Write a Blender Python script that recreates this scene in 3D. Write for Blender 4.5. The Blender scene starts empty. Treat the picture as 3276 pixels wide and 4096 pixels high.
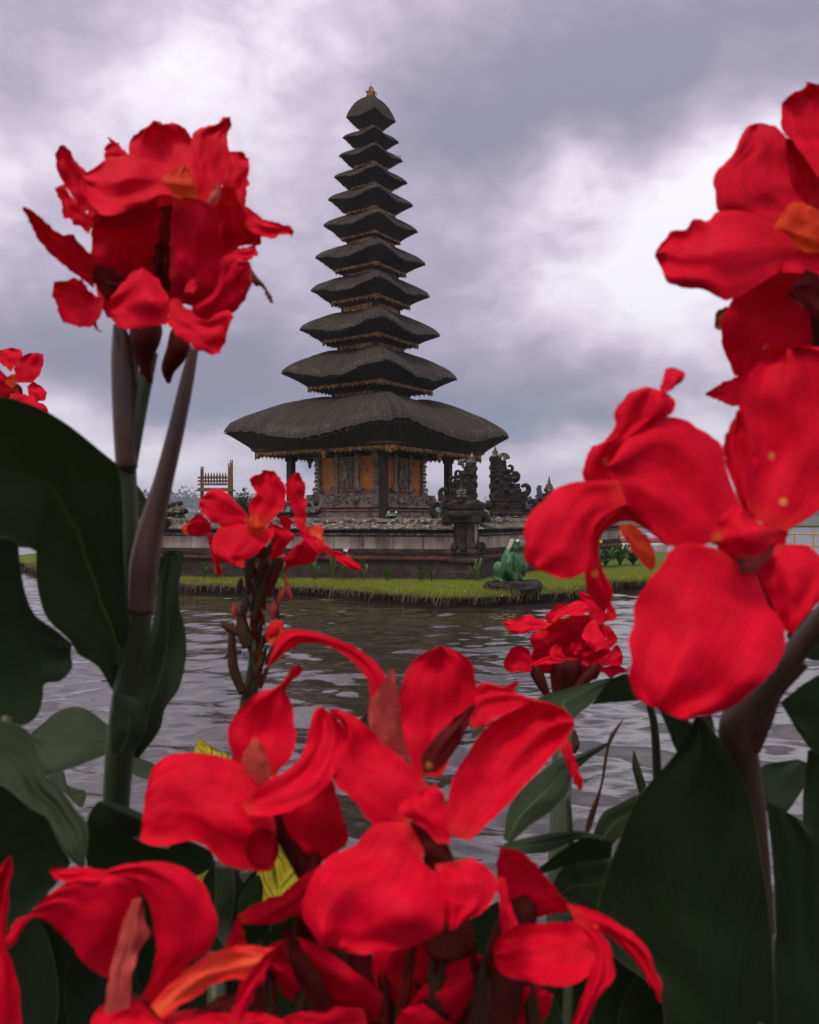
import bpy, bmesh, math, random
import numpy as np
from mathutils import Vector, Matrix, noise as mnoise
S = bpy.context.scene
COL = S.collection
R_ = math.radians
random.seed(7); RNG = np.random.default_rng(7)
# ---------------------------------------------------------------- camera
FPX = 3276.0; CX = 1638.0; HY = 2071.0; CAMZ = 1.6
cam = bpy.data.cameras.new('camera'); camo = bpy.data.objects.new('camera', cam); COL.objects.link(camo)
camo.location = (0, 0, CAMZ); camo.rotation_euler = (R_(90), 0, 0)
cam.sensor_fit = 'VERTICAL'; cam.sensor_height = 36; cam.sensor_width = 36 * .8
cam.lens = 36 * FPX / 4096.0
cam.shift_y = (HY - 2048) / 4096.0
cam.clip_start = .02; cam.clip_end = 8000
cam.dof.use_dof = True; cam.dof.focus_distance = 22.0; cam.dof.aperture_fstop = 13.5
S.camera = camo
S.render.resolution_x = 819; S.render.resolution_y = 1024
# ---------------------------------------------------------------- world
W = bpy.data.worlds.new('World'); S.world = W; W.use_nodes = True
nt = W.node_tree; nt.nodes.clear()
SUN_EL, SUN_AZ = R_(62), R_(-140)      # azimuth measured from +Y (view direction) towards +X
def wn(t, **k):
    n = nt.nodes.new(t)
    for a, b in k.items(): setattr(n, a, b)
    return n
def wl(a, b): nt.links.new(a, b)
def wmath(op, a, b=None, clamp=False):
    n = wn('ShaderNodeMath', operation=op, use_clamp=clamp)
    for i, v in enumerate((a, b)):
        if v is None: continue
        if isinstance(v, (int, float)): n.inputs[i].default_value = v
        else: wl(v, n.inputs[i])
    return n.outputs[0]
out = wn('ShaderNodeOutputWorld'); bg = wn('ShaderNodeBackground'); bg.inputs['Strength'].default_value = 0.1
wl(bg.outputs[0], out.inputs[0])
sky = wn('ShaderNodeTexSky', sky_type='NISHITA', sun_disc=False)
sky.sun_elevation = SUN_EL; sky.sun_rotation = SUN_AZ
geo = wn('ShaderNodeTexCoord'); dirv = geo.outputs['Generated']
sep = wn('ShaderNodeSeparateXYZ'); wl(dirv, sep.inputs[0])
zc = wmath('MAXIMUM', sep.outputs[2], 0.0)
comb = wn('ShaderNodeCombineXYZ')        # billows: direction space, a little flattened towards the horizon
wl(wmath('MULTIPLY', sep.outputs[0], 1.9), comb.inputs[0]); wl(wmath('MULTIPLY', sep.outputs[1], 1.9), comb.inputs[1])
wl(wmath('MULTIPLY', wmath('POWER', zc, .8), 3.0), comb.inputs[2])
def wnoise(scale, detail, rough, off, dist=0):
    mp = wn('ShaderNodeMapping'); mp.inputs['Location'].default_value = off; wl(comb.outputs[0], mp.inputs[0])
    n = wn('ShaderNodeTexNoise'); n.inputs['Scale'].default_value = scale; n.inputs['Detail'].default_value = detail
    n.inputs['Roughness'].default_value = rough; n.inputs['Distortion'].default_value = dist
    wl(mp.outputs[0], n.inputs[0]); return n.outputs[0]
n1 = wnoise(1.5, 6, .52, (3.1, 7.7, 1.0), .3)
n2 = wnoise(4.5, 5, .5, (1.3, 2.2, 5.0), .5)
n3 = wnoise(12.0, 4, .5, (4.3, .2, 2.0), .6)
val = wmath('ADD', wmath('MULTIPLY', wmath('SUBTRACT', n1, .5), .50), wmath('MULTIPLY', wmath('SUBTRACT', n2, .5), .50))
val = wmath('ADD', val, wmath('MULTIPLY', wmath('SUBTRACT', n3, .5), .30))
# the main cloud masses, given as directions (photo pixels in 1724x2156 -> direction), radius and weight
warp = wn('ShaderNodeTexNoise'); warp.inputs['Scale'].default_value = 3.2; warp.inputs['Detail'].default_value = 4; wl(dirv, warp.inputs[0])
wv = wn('ShaderNodeVectorMath', operation='SCALE'); wv.inputs['Scale'].default_value = .34
wsub = wn('ShaderNodeVectorMath', operation='SUBTRACT'); wl(warp.outputs['Color'], wsub.inputs[0]); wsub.inputs[1].default_value = (.5, .5, .5)
wl(wsub.outputs[0], wv.inputs[0])
wadd = wn('ShaderNodeVectorMath', operation='ADD'); wl(dirv, wadd.inputs[0]); wl(wv.outputs[0], wadd.inputs[1])
CLOUDS = [  # x, y, rx, ry, weight
 (1480, 70, 300, 120, -.42), (1130, 250, 260, 130, -.44), (950, 330, 200, 120, -.15), (1600, 0, 260, 110, -.18),
 (1520, 220, 170, 120, .34), (1370, 400, 220, 130, .34), (1360, 650, 150, 110, .32), (600, 110, 230, 120, .20), (300, 190, 230, 80, .22),
 (120, 260, 200, 150, .12), (80, 50, 320, 110, -.30), (380, 480, 300, 200, -.02), (1010, 460, 230, 110, -.05), (1050, 640, 300, 120, -.05),
 (260, 800, 420, 95, -.34), (1150, 800, 300, 70, -.22), (1100, 905, 340, 55, -.42), (560, 790, 260, 70, -.3), (150, 560, 200, 110, -.06),
 (350, 960, 420, 70, .28), (1250, 1000, 420, 50, .16), (700, 640, 260, 110, -.10), (1700, 600, 300, 200, .1)]
for (x, y, rx, ry, w) in CLOUDS:
    d0 = Vector(((x - 862) / 1724, 1, (1090 - y) / 1724)).normalized()
    sb = wn('ShaderNodeVectorMath', operation='SUBTRACT'); wl(wadd.outputs[0], sb.inputs[0]); sb.inputs[1].default_value = d0
    ml = wn('ShaderNodeVectorMath', operation='MULTIPLY'); wl(sb.outputs[0], ml.inputs[0])
    ml.inputs[1].default_value = (1724 / rx * .8, 1.0, 1724 / ry * .8)
    ln = wn('ShaderNodeVectorMath', operation='LENGTH'); wl(ml.outputs[0], ln.inputs[0])
    g = wmath('EXPONENT', wmath('MULTIPLY', wmath('MULTIPLY', ln.outputs['Value'], ln.outputs['Value']), -1.0))
    val = wmath('ADD', val, wmath('MULTIPLY', g, w))
val = wmath('ADD', wmath('MULTIPLY', val, 1.18), .65)
cr = wn('ShaderNodeValToRGB'); wl(val, cr.inputs[0])
el = cr.color_ramp.elements
el[0].position = 0.0; el[0].color = (.255, .24, .325, 1)
el[1].position = 1.0; el[1].color = (.86, .83, .89, 1)
for p, c in ((.22, (.31, .285, .375, 1)), (.42, (.405, .36, .46, 1)), (.62, (.55, .485, .59, 1)), (.82, (.76, .69, .78, 1))):
    e = el.new(p); e.color = c
# towards the horizon the gaps between the clouds are bluer
blu = wn('ShaderNodeMapRange'); wl(sep.outputs[2], blu.inputs[0]); blu.inputs[1].default_value = .16; blu.inputs[2].default_value = .05
dk = wn('ShaderNodeMapRange'); wl(val, dk.inputs[0]); dk.inputs[1].default_value = .5; dk.inputs[2].default_value = .15
bmix = wn('ShaderNodeMix', data_type='RGBA'); wl(wmath('MULTIPLY', blu.outputs[0], dk.outputs[0]), bmix.inputs[0]); wl(cr.outputs[0], bmix.inputs[6]); bmix.inputs[7].default_value = (.15, .235, .33, 1)
# overcast skies brighten towards the zenith
zen = wmath('ADD', wmath('MULTIPLY', zc, .45), .88)
zsc = wn('ShaderNodeVectorMath', operation='SCALE'); wl(bmix.outputs[2], zsc.inputs[0]); wl(zen, zsc.inputs['Scale'])
mixs = wn('ShaderNodeMix', data_type='RGBA'); mixs.inputs[0].default_value = .95
sc10 = wn('ShaderNodeVectorMath', operation='SCALE'); sc10.inputs['Scale'].default_value = 10.0
wl(zsc.outputs[0], sc10.inputs[0])
wl(sky.outputs[0], mixs.inputs[6]); wl(sc10.outputs[0], mixs.inputs[7])
wl(mixs.outputs[2], bg.inputs[0])
# ---------------------------------------------------------------- sun
sl = bpy.data.lights.new('sun', 'SUN'); sl.energy = 1.5; sl.angle = R_(14); sl.color = (1, .87, .70)
so = bpy.data.objects.new('sun', sl); COL.objects.link(so)
sdir = Vector((math.sin(SUN_AZ) * math.cos(SUN_EL), math.cos(SUN_AZ) * math.cos(SUN_EL), math.sin(SUN_EL)))
so.rotation_euler = sdir.to_track_quat('Z', 'Y').to_euler(); so.location = (0, 0, 30)
# ---------------------------------------------------------------- view
S.view_settings.view_transform = 'Standard'; S.view_settings.look = 'None'
S.view_settings.exposure = 0.25; S.view_settings.gamma = 1.0; S.view_settings.use_curve_mapping = False
S.render.engine = 'CYCLES'; S.cycles.use_denoising = True
S.cycles.max_bounces = 6; S.cycles.diffuse_bounces = 3; S.cycles.glossy_bounces = 3; S.cycles.transmission_bounces = 4; S.cycles.volume_bounces = 0
S.cycles.use_adaptive_sampling = True; S.cycles.adaptive_threshold = .02
S.cycles.volume_step_rate = 4
# ---------------------------------------------------------------- helpers
def P(x, y, d): return Vector(((x - CX) / FPX * d, d, CAMZ - (y - HY) / FPX * d))
def PD(x, y, d): return P(x * 1.90023, y * 1.90023, d)          # from 1724-wide pixels
WPOS = {}
def tag(o, label=None, cat=None, group=None, kind=None):
    if label: o['label'] = label
    if cat: o['category'] = cat
    if group: o['group'] = group
    if kind: o['kind'] = kind
    return o
def empty(name, loc, label=None, cat=None, group=None):
    o = bpy.data.objects.new(name, None); COL.objects.link(o); o.location = loc; o.empty_display_size = .1
    WPOS[o.name] = Vector(loc); return tag(o, label, cat, group)
def mk(name, verts, faces, mat=None, parent=None, smooth=False, uvs=None, loc=None):
    """one mesh object from world-space vertices"""
    V = np.asarray([tuple(v) for v in verts], dtype=float)
    pw = WPOS[parent.name] if parent else Vector((0, 0, 0))
    o_w = Vector(V.mean(axis=0)) if loc is None else Vector(loc)
    me = bpy.data.meshes.new(name); me.from_pydata((V - np.array(o_w)).tolist(), [], faces); me.update()
    if uvs is not None:
        ul = me.uv_layers.new(name='UVMap'); vi = np.zeros(len(me.loops), dtype=np.int32); me.loops.foreach_get('vertex_index', vi)
        ul.data.foreach_set('uv', np.asarray(uvs, dtype=np.float32)[vi].ravel())
    if smooth: me.polygons.foreach_set('use_smooth', [True] * len(me.polygons))
    o = bpy.data.objects.new(name, me); COL.objects.link(o)
    if mat: me.materials.append(mat)
    o.parent = parent; o.location = o_w - pw; WPOS[o.name] = o_w
    return o
class MB:
    """collects shapes in world space, builds one mesh object"""
    def __init__(s): s.v = []; s.f = []
    def add(s, v, f):
        b = len(s.v); s.v += [Vector(q) for q in v]; s.f += [tuple(i + b for i in q) for q in f]; return s
    def box(s, c, size, rz=0, M=None, taper=1.0):
        hx, hy, hz = size[0] / 2, size[1] / 2, size[2] / 2
        vs = []
        for z, t in ((-hz, 1), (hz, taper)):
            for x, y in ((-hx, -hy), (hx, -hy), (hx, hy), (-hx, hy)): vs.append(Vector((x * t, y * t, z)))
        if M is None: M = Matrix.Rotation(rz, 3, 'Z')
        c = Vector(c)
        return s.add([c + M @ v for v in vs], [(3, 2, 1, 0), (4, 5, 6, 7), (0, 1, 5, 4), (1, 2, 6, 5), (2, 3, 7, 6), (3, 0, 4, 7)])
    def tube(s, pts, rad, n=8, cap=True):
        pts = [Vector(p) for p in pts]; vs = []; fs = []; m = len(pts); u = None
        for i, p in enumerate(pts):
            t = (pts[min(i + 1, m - 1)] - pts[max(i - 1, 0)]).normalized()
            if u is None: u = t.orthogonal().normalized()
            u = (u - t * u.dot(t)).normalized(); w = t.cross(u)
            r = rad[i] if hasattr(rad, '__len__') else rad
            for k in range(n):
                a = 2 * math.pi * k / n; vs.append(p + (u * math.cos(a) + w * math.sin(a)) * r)
        for i in range(m - 1):
            for k in range(n):
                k2 = (k + 1) % n; fs.append((i * n + k, i * n + k2, (i + 1) * n + k2, (i + 1) * n + k))
        if cap: fs.append(tuple(range(n))[::-1]); fs.append(tuple((m - 1) * n + k for k in range(n)))
        return s.add(vs, fs)
    def ball(s, c, r, seg=8, rings=6, M=None):
        c = Vector(c); r = r if hasattr(r, '__len__') else (r, r, r); vs = []; fs = []
        for i in range(rings + 1):
            th = math.pi * i / rings
            for k in range(seg):
                a = 2 * math.pi * k / seg
                q = Vector((r[0] * math.sin(th) * math.cos(a), r[1] * math.sin(th) * math.sin(a), r[2] * math.cos(th)))
                vs.append(c + (M @ q if M else q))
        for i in range(rings):
            for k in range(seg):
                k2 = (k + 1) % seg; fs.append((i * seg + k, (i + 1) * seg + k, (i + 1) * seg + k2, i * seg + k2))
        return s.add(vs, fs)
    def lathe(s, c, prof, n=16, sq=False, rz=0):
        """prof: (radius, z); sq=True: square sections, radius = half diagonal"""
        c = Vector(c); n = 4 if sq else n; vs = []; fs = []
        for r, z in prof:
            for k in range(n):
                a = rz + 2 * math.pi * k / n; vs.append(c + Vector((r * math.cos(a), r * math.sin(a), z)))
        for i in range(len(prof) - 1):
            for k in range(n):
                k2 = (k + 1) % n; fs.append((i * n + k, i * n + k2, (i + 1) * n + k2, (i + 1) * n + k))
        fs.append(tuple(range(n))[::-1]); fs.append(tuple((len(prof) - 1) * n + k for k in range(n)))
        return s.add(vs, fs)
    def build(s, name, mat=None, parent=None, smooth=False, bevel=0, loc=None):
        o = mk(name, s.v, s.f, mat, parent, smooth, loc=loc)
        if bevel:
            b = o.modifiers.new('bevel', 'BEVEL'); b.width = bevel; b.segments = 2; b.limit_method = 'ANGLE'
        return o
# ---------------------------------------------------------------- materials
def newmat(name):
    m = bpy.data.materials.new(name); m.use_nodes = True; t = m.node_tree; t.nodes.clear()
    o = t.nodes.new('ShaderNodeOutputMaterial'); b = t.nodes.new('ShaderNodeBsdfPrincipled'); t.links.new(b.outputs[0], o.inputs[0])
    return m, t, b, o
def N(t, ty, ins=None, **k):
    n = t.nodes.new(ty)
    for a, v in k.items(): setattr(n, a, v)
    for a, v in (ins or {}).items():
        if hasattr(v, 'is_linked') or isinstance(v, bpy.types.NodeSocket): t.links.new(v, n.inputs[a])
        else: n.inputs[a].default_value = v
    return n
def ramp(t, fac, stops):
    r = t.nodes.new('ShaderNodeValToRGB'); t.links.new(fac, r.inputs[0]); e = r.color_ramp.elements
    e[0].position, e[0].color = stops[0][0], (*stops[0][1], 1); e[1].position, e[1].color = stops[-1][0], (*stops[-1][1], 1)
    for p, c in stops[1:-1]:
        q = e.new(p); q.color = (*c, 1)
    return r.outputs[0]
def noisy(name, cols, scale=6, rough=.8, bump=.3, bscale=40, bdist=.01, stretch=(1, 1, 1), spec=.3, detail=8, stops=None):
    """procedural surface: noise-mixed colours plus fine relief, in object space"""
    m, t, b, o = newmat(name)
    tc = N(t, 'ShaderNodeTexCoord'); mp = N(t, 'ShaderNodeMapping', {'Vector': tc.outputs['Object']}); mp.inputs['Scale'].default_value = stretch
    oi = N(t, 'ShaderNodeObjectInfo')
    sh = N(t, 'ShaderNodeVectorMath', {0: mp.outputs[0], 1: oi.outputs['Location']}, operation='ADD')
    n = N(t, 'ShaderNodeTexNoise', {'Vector': sh.outputs[0], 'Scale': scale, 'Detail': detail, 'Roughness': .62})
    k = len(cols)
    stops = stops or [.32 + .36 * i / (k - 1) for i in range(k)]
    c = ramp(t, n.outputs[0], list(zip(stops, cols)))
    t.links.new(c, b.inputs['Base Color'])
    n2 = N(t, 'ShaderNodeTexNoise', {'Vector': sh.outputs[0], 'Scale': bscale, 'Detail': 6, 'Roughness': .65})
    bp = N(t, 'ShaderNodeBump', {'Height': n2.outputs[0], 'Strength': bump, 'Distance': bdist}); t.links.new(bp.outputs[0], b.inputs['Normal'])
    b.inputs['Roughness'].default_value = rough; b.inputs['Specular IOR Level'].default_value = spec
    return m
M = {}
# ================================================================ setting
def catmull(pts, n, closed=False):
    p = np.asarray(pts, dtype=float); m = len(p)
    if closed: q = np.vstack([p[-1:], p, p[:2]]); segs = m
    else: q = np.vstack([2 * p[0] - p[1], p, 2 * p[-1] - p[-2]]); segs = m - 1
    dense = []
    for i in range(segs):
        p0, p1, p2, p3 = q[i], q[i + 1], q[i + 2], q[i + 3]
        t = np.linspace(0, 1, 14, endpoint=False)[:, None]
        dense.append(.5 * ((2 * p1) + (-p0 + p2) * t + (2 * p0 - 5 * p1 + 4 * p2 - p3) * t ** 2 + (-p0 + 3 * p1 - 3 * p2 + p3) * t ** 3))
    dense = np.vstack(dense + [p[:1] if closed else p[-1:]])
    L = np.concatenate([[0], np.cumsum(np.linalg.norm(np.diff(dense, axis=0), axis=1))])
    u = np.linspace(0, L[-1], n, endpoint=not closed)
    return np.stack([np.interp(u, L, dense[:, k]) for k in range(p.shape[1])], axis=1)

# ---- water
m, t, b, o = newmat('lake_water')
tc = N(t, 'ShaderNodeTexCoord')
mp = N(t, 'ShaderNodeMapping', {'Vector': tc.outputs['Object']}); mp.inputs['Scale'].default_value = (1.0, 1.7, 1)
a1 = N(t, 'ShaderNodeTexNoise', {'Vector': mp.outputs[0], 'Scale': 4.0, 'Detail': 3, 'Roughness': .5})
a2 = N(t, 'ShaderNodeTexNoise', {'Vector': mp.outputs[0], 'Scale': 15.0, 'Detail': 2, 'Roughness': .5})
b1 = N(t, 'ShaderNodeBump', {'Height': a1.outputs[0], 'Strength': .14, 'Distance': .05})
b2 = N(t, 'ShaderNodeBump', {'Height': a2.outputs[0], 'Strength': .05, 'Distance': .02, 'Normal': b1.outputs[0]})
t.links.new(b2.outputs[0], b.inputs['Normal'])
b.inputs['Base Color'].default_value = (.034, .028, .020, 1); b.inputs['Roughness'].default_value = .025; b.inputs['IOR'].default_value = 1.9
M['water'] = m
ys = np.concatenate([2.2 * (22 / 2.2) ** np.linspace(0, 1, 620), 22 * (1450 / 22) ** np.linspace(0, 1, 50)[1:]])
tx = np.concatenate([-np.linspace(1.6, .62, 10)[:-1], np.linspace(-.62, .62, 420), np.linspace(.62, 1.6, 10)[1:]])
X = ys[:, None] * tx[None, :]; Y = np.repeat(ys[:, None], len(tx), 1); Zw = np.zeros_like(X)
for i in range(46):
    lam = .20 * (1.6 / .20) ** RNG.random(); ang = RNG.normal(math.pi / 2 - .15, .55); k = 2 * math.pi / lam
    amp = .0076 * lam * (1.0 if lam > .35 else .7); ph = RNG.random() * 6.28
    env = .6 + .4 * np.sin(X * RNG.uniform(.2, .9) + Y * RNG.uniform(.1, .5) + RNG.random() * 6)
    Zw += amp * env * np.sin(k * (X * math.cos(ang) + Y * math.sin(ang)) + ph + .6 * np.sin(X * .8 + Y * .35 + i))
Zw *= np.clip(1.25 - Y / 22, 0, 1)
nv, nh = X.shape
me = bpy.data.meshes.new('water'); me.vertices.add(nv * nh)
me.vertices.foreach_set('co', np.stack([X, Y, Zw], 2).astype(np.float32).ravel())
idx = np.arange(nv * nh).reshape(nv, nh)
q = np.stack([idx[:-1, :-1], idx[:-1, 1:], idx[1:, 1:], idx[1:, :-1]], 2).reshape(-1)
me.loops.add(len(q)); me.loops.foreach_set('vertex_index', q.astype(np.int32))
npoly = len(q) // 4; me.polygons.add(npoly); me.polygons.foreach_set('loop_start', np.arange(npoly, dtype=np.int32) * 4)
me.polygons.foreach_set('use_smooth', [True] * npoly); me.update(calc_edges=True); me.validate()
me.materials.append(m); wo = bpy.data.objects.new('water', me); COL.objects.link(wo); tag(wo, kind='structure')

# ---- near bank on the camera's side (soil the cannas grow in)
M['soil'] = noisy('dark_soil', [(.012, .010, .008), (.03, .024, .016), (.05, .04, .028)], 9, .95, .6, 60, .02)
gx = np.linspace(-60, 60, 121); gy = np.concatenate([np.linspace(-60, -2, 20), np.linspace(-1.5, 2.35, 16), [2.5, 2.62, 2.7]])
vs = []; fs = []
for j, y in enumerate(gy):
    for x in gx:
        e = .12 * math.sin(x * 2.1) + .06 * math.sin(x * 5.3)
        z = .30 + .04 * mnoise.noise((x * .9, y * .9, 1))
        yy = y + (e if y > 0 else 0)
        if j == len(gy) - 2: z = .1
        if j == len(gy) - 1: z = -.35
        vs.append((x, yy, z))
nx = len(gx)
fs = [(j * nx + i, j * nx + i + 1, (j + 1) * nx + i + 1, (j + 1) * nx + i) for j in range(len(gy) - 1) for i in range(nx - 1)]
tag(mk('near_bank_ground', vs, fs, M['soil'], smooth=True), kind='structure')

# ---- island
EDGE = [(-5.2, 17.8), (-4.2, 17.1), (-2.2, 16.6), (-1.52, 16.2), (-.33, 15.15), (.37, 14.55), (1.07, 14.5), (2.08, 15.0), (2.83, 15.4), (3.5, 16.3),
        (4.3, 17.8), (5.1, 18.15), (6.5, 18.6), (9, 20), (11, 24), (10.8, 30), (8, 38), (0, 42), (-8, 40), (-14, 34), (-14, 28), (-11.9, 25.2), (-9.3, 21.6), (-6.9, 18.7)]
E = catmull(EDGE, 900, True); CEN = np.array([.3, 27.0])
mg, t, b, o = newmat('lawn_ground')
tc = N(t, 'ShaderNodeTexCoord'); sp = N(t, 'ShaderNodeSeparateXYZ', {0: tc.outputs['Object']})
nz = N(t, 'ShaderNodeTexNoise', {'Vector': tc.outputs['Object'], 'Scale': 2.2, 'Detail': 8, 'Roughness': .65})
nf = N(t, 'ShaderNodeTexNoise', {'Vector': tc.outputs['Object'], 'Scale': 30, 'Detail': 5})
cg = ramp(t, nz.outputs[0], [(.3, (.06, .10, .014)), (.55, (.10, .14, .02)), (.75, (.15, .15, .03))])
cs = ramp(t, nf.outputs[0], [(.3, (.007, .006, .004)), (.6, (.020, .016, .010)), (.8, (.05, .038, .02))])
hz = N(t, 'ShaderNodeMath', {0: sp.outputs[2], 1: N(t, 'ShaderNodeMath', {0: nf.outputs[0], 1: .12}, operation='MULTIPLY').outputs[0]}, operation='ADD')
mr = N(t, 'ShaderNodeMapRange', {'Value': hz.outputs[0], 'From Min': .22, 'From Max': .28})
mx = N(t, 'ShaderNodeMix', {0: mr.outputs[0], 6: cs, 7: cg}, data_type='RGBA'); t.links.new(mx.outputs[2], b.inputs['Base Color'])
bp = N(t, 'ShaderNodeBump', {'Height': nf.outputs[0], 'Strength': .6, 'Distance': .03}); t.links.new(bp.outputs[0], b.inputs['Normal'])
b.inputs['Roughness'].default_value = .95; b.inputs['Specular IOR Level'].default_value = .1
M['lawn'] = mg
rows = [(0, -.5), (.0, -.05), (.006, .05), (.003, .12), (.0, .17), (.003, .215), (.012, .245), (.04, .25), (.09, .25), (.2, .25), (.4, .26), (.7, .3), (1.0, .3)]
vs = []; fs = []
for (f, z) in rows:
    for i, (x, y) in enumerate(E):
        w = 1 if f < .02 and z > -.4 else 0
        jit = w * .07 * mnoise.noise((x * 2.6, y * 2.6, z * 9)) + w * .03 * mnoise.noise((x * 9, y * 9, z * 9))
        dx, dy = CEN - (x, y); L = math.hypot(dx, dy)
        vs.append((x + dx * f + dx / L * jit, y + dy * f + dy / L * jit, z + (.025 * mnoise.noise((x * 1.7 + f * 9, y * 1.7, 2)) if z > .2 else 0)))
n = len(E)
for r in range(len(rows) - 1):
    for i in range(n):
        j = (i + 1) % n; fs.append((r * n + i, r * n + j, (r + 1) * n + j, (r + 1) * n + i))
isl = mk('island_lawn', vs, fs, M['lawn'], smooth=True, loc=(0, 0, 0)); tag(isl, kind='structure')

# ---- grass blades, hanging roots and straw along the bank
def leafmat(name, cols, rough=.55, trans=.3, scale=3.0):
    m, t, b, o = newmat(name); oi = N(t, 'ShaderNodeObjectInfo'); g = N(t, 'ShaderNodeNewGeometry')
    tc = N(t, 'ShaderNodeTexCoord')
    n = N(t, 'ShaderNodeTexNoise', {'Vector': tc.outputs['Object'], 'Scale': scale, 'Detail': 4})
    ad = N(t, 'ShaderNodeMath', {0: N(t, 'ShaderNodeMath', {0: g.outputs['Random Per Island'], 1: .5}, operation='MULTIPLY').outputs[0], 1: N(t, 'ShaderNodeMath', {0: n.outputs[0], 1: .5}, operation='MULTIPLY').outputs[0]}, operation='ADD')
    c = ramp(t, ad.outputs[0], [(.15 + .7 * i / (len(cols) - 1), c) for i, c in enumerate(cols)]); t.links.new(c, b.inputs['Base Color'])
    b.inputs['Roughness'].default_value = rough; b.inputs['Specular IOR Level'].default_value = .3
    tr = N(t, 'ShaderNodeBsdfTranslucent', {'Color': c}); ms = N(t, 'ShaderNodeMixShader', {0: trans, 1: b.outputs[0], 2: tr.outputs[0]}); t.links.new(ms.outputs[0], o.inputs[0])
    return m
M['grass'] = leafmat('grass_blades', [(.10, .17, .012), (.20, .27, .02), (.30, .31, .03), (.42, .33, .08)], .7, .3, 1.2)
M['straw'] = leafmat('dry_roots', [(.05, .035, .02), (.16, .11, .06), (.30, .22, .12)], .9, .1)
front = E[(E[:, 1] < 24.5)]
def blades(n, kind):
    V = []; Fc = []
    for i in range(n):
        x, y = front[RNG.integers(len(front))] + RNG.normal(0, .02, 2)
        dx, dy = CEN - (x, y); L = math.hypot(dx, dy); dx /= L; dy /= L
        b0 = len(V)
        if kind == 'grass':
            f = .04 + RNG.random() ** 1.5 * 3.6; x += dx * f; y += dy * f; h = RNG.uniform(.025, .075) * (1.5 if f < .35 else 1); w = .006
            a = RNG.random() * 3.14; l = RNG.normal(0, .03, 2); z = .235
            V += [(x - w * math.cos(a), y - w * math.sin(a), z), (x + w * math.cos(a), y + w * math.sin(a), z), (x + l[0], y + l[1], z + h)]
            Fc.append((b0, b0 + 1, b0 + 2))
        else:
            f = RNG.uniform(-.05, .06); x += dx * f; y += dy * f; z = .24 + RNG.normal(0, .02); ln = RNG.uniform(.05, .2); w = RNG.uniform(.002, .004)
            ox = RNG.normal(0, .06); ou = RNG.uniform(.02, .08)
            pts = [(x, y, z), (x + ox * .5 - dx * ou, y - dy * ou, z - ln * .3), (x + ox - dx * ou * 1.1, y - dy * ou * 1.1, z - ln)]
            for p in pts: V += [(p[0] - w, p[1], p[2] + w), (p[0] + w, p[1], p[2] - w)]
            Fc += [(b0, b0 + 1, b0 + 3, b0 + 2), (b0 + 2, b0 + 3, b0 + 5, b0 + 4)]
    return V, Fc
v, f = blades(70000, 'grass'); tag(mk('lawn_grass', v, f, M['grass']), 'short green grass covering the island bank', 'grass', kind='stuff')
v, f = blades(1700, 'straw'); tag(mk('bank_roots', v, f, M['straw']), 'pale dry roots and straw hanging down the island bank', 'roots', kind='stuff')

# ---- far shore: hills, wood
M['hill'] = noisy('wooded_hill', [(.03, .05, .02), (.05, .075, .03)], .05, .95, .5, 1, 2)
vs = []; fs = []; nn = 180
for i in range(nn + 1):
    a = math.pi * (-.15 + 1.3 * i / nn)
    for k, (r, h) in enumerate(((600, -3), (640, 2), (720, 1), (900, 1), (1250, 0), (1400, -2))):
        hh = h + max(0, 5 * (1 + mnoise.noise((math.cos(a) * 4, math.sin(a) * 4, 3)))) * (0, 0, 1, 1.6, 1, 0)[k]
        vs.append((r * math.cos(a), r * math.sin(a), hh))
for i in range(nn):
    for k in range(5): fs.append((i * 6 + k, i * 6 + k + 1, (i + 1) * 6 + k + 1, (i + 1) * 6 + k))
tag(mk('far_shore_hills', vs, fs, M['hill'], smooth=True), kind='structure')
M['farleaf'] = leafmat('far_foliage', [(.025, .045, .02), (.045, .07, .03), (.06, .085, .04)], .9, .1, .2)
def clump_faces(V, Fc, c, rx, rz, n, leaf, flat=.0):
    """a crown: small leaf faces spread through the volume, more at the shell"""
    for i in range(n):
        d = RNG.normal(0, 1, 3); d /= np.linalg.norm(d); r = RNG.random() ** .33
        p = np.array(c) + d * r * np.array([rx, rx, rz])
        u = RNG.normal(0, 1, 3); u /= np.linalg.norm(u); w = np.cross(u, d + RNG.normal(0, .5, 3)); w /= (np.linalg.norm(w) + 1e-6)
        s = leaf * RNG.uniform(.6, 1.3); b0 = len(V)
        V += [p - u * s, p + w * s * .55, p + u * s, p - w * s * .55]; Fc.append((b0, b0 + 1, b0 + 2, b0 + 3))
V = []; Fc = []
for i in range(420):
    a = math.pi * RNG.uniform(.28, .72); r = RNG.uniform(640, 760)
    env = 1.35 + .5 * mnoise.noise((a * 9, 0, 0)) + (.6 if a > 1.75 else 0)
    h = RNG.uniform(7, 12) * env; x, y = r * math.cos(a), r * math.sin(a)
    for k in range(4):
        clump_faces(V, Fc, (x + RNG.normal(0, 4), y + RNG.normal(0, 4), h * RNG.uniform(.4, .95)), h * .34, h * .3, 26, 1.7)
tag(mk('distant_wood', V, Fc, M['farleaf']), 'hazy blue wood along the far lake shore', 'wood', kind='stuff')
M['bark'] = noisy('bark', [(.03, .024, .018), (.07, .055, .04)], 8, .9, .6, 30, .01, (1, 1, .2))
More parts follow.
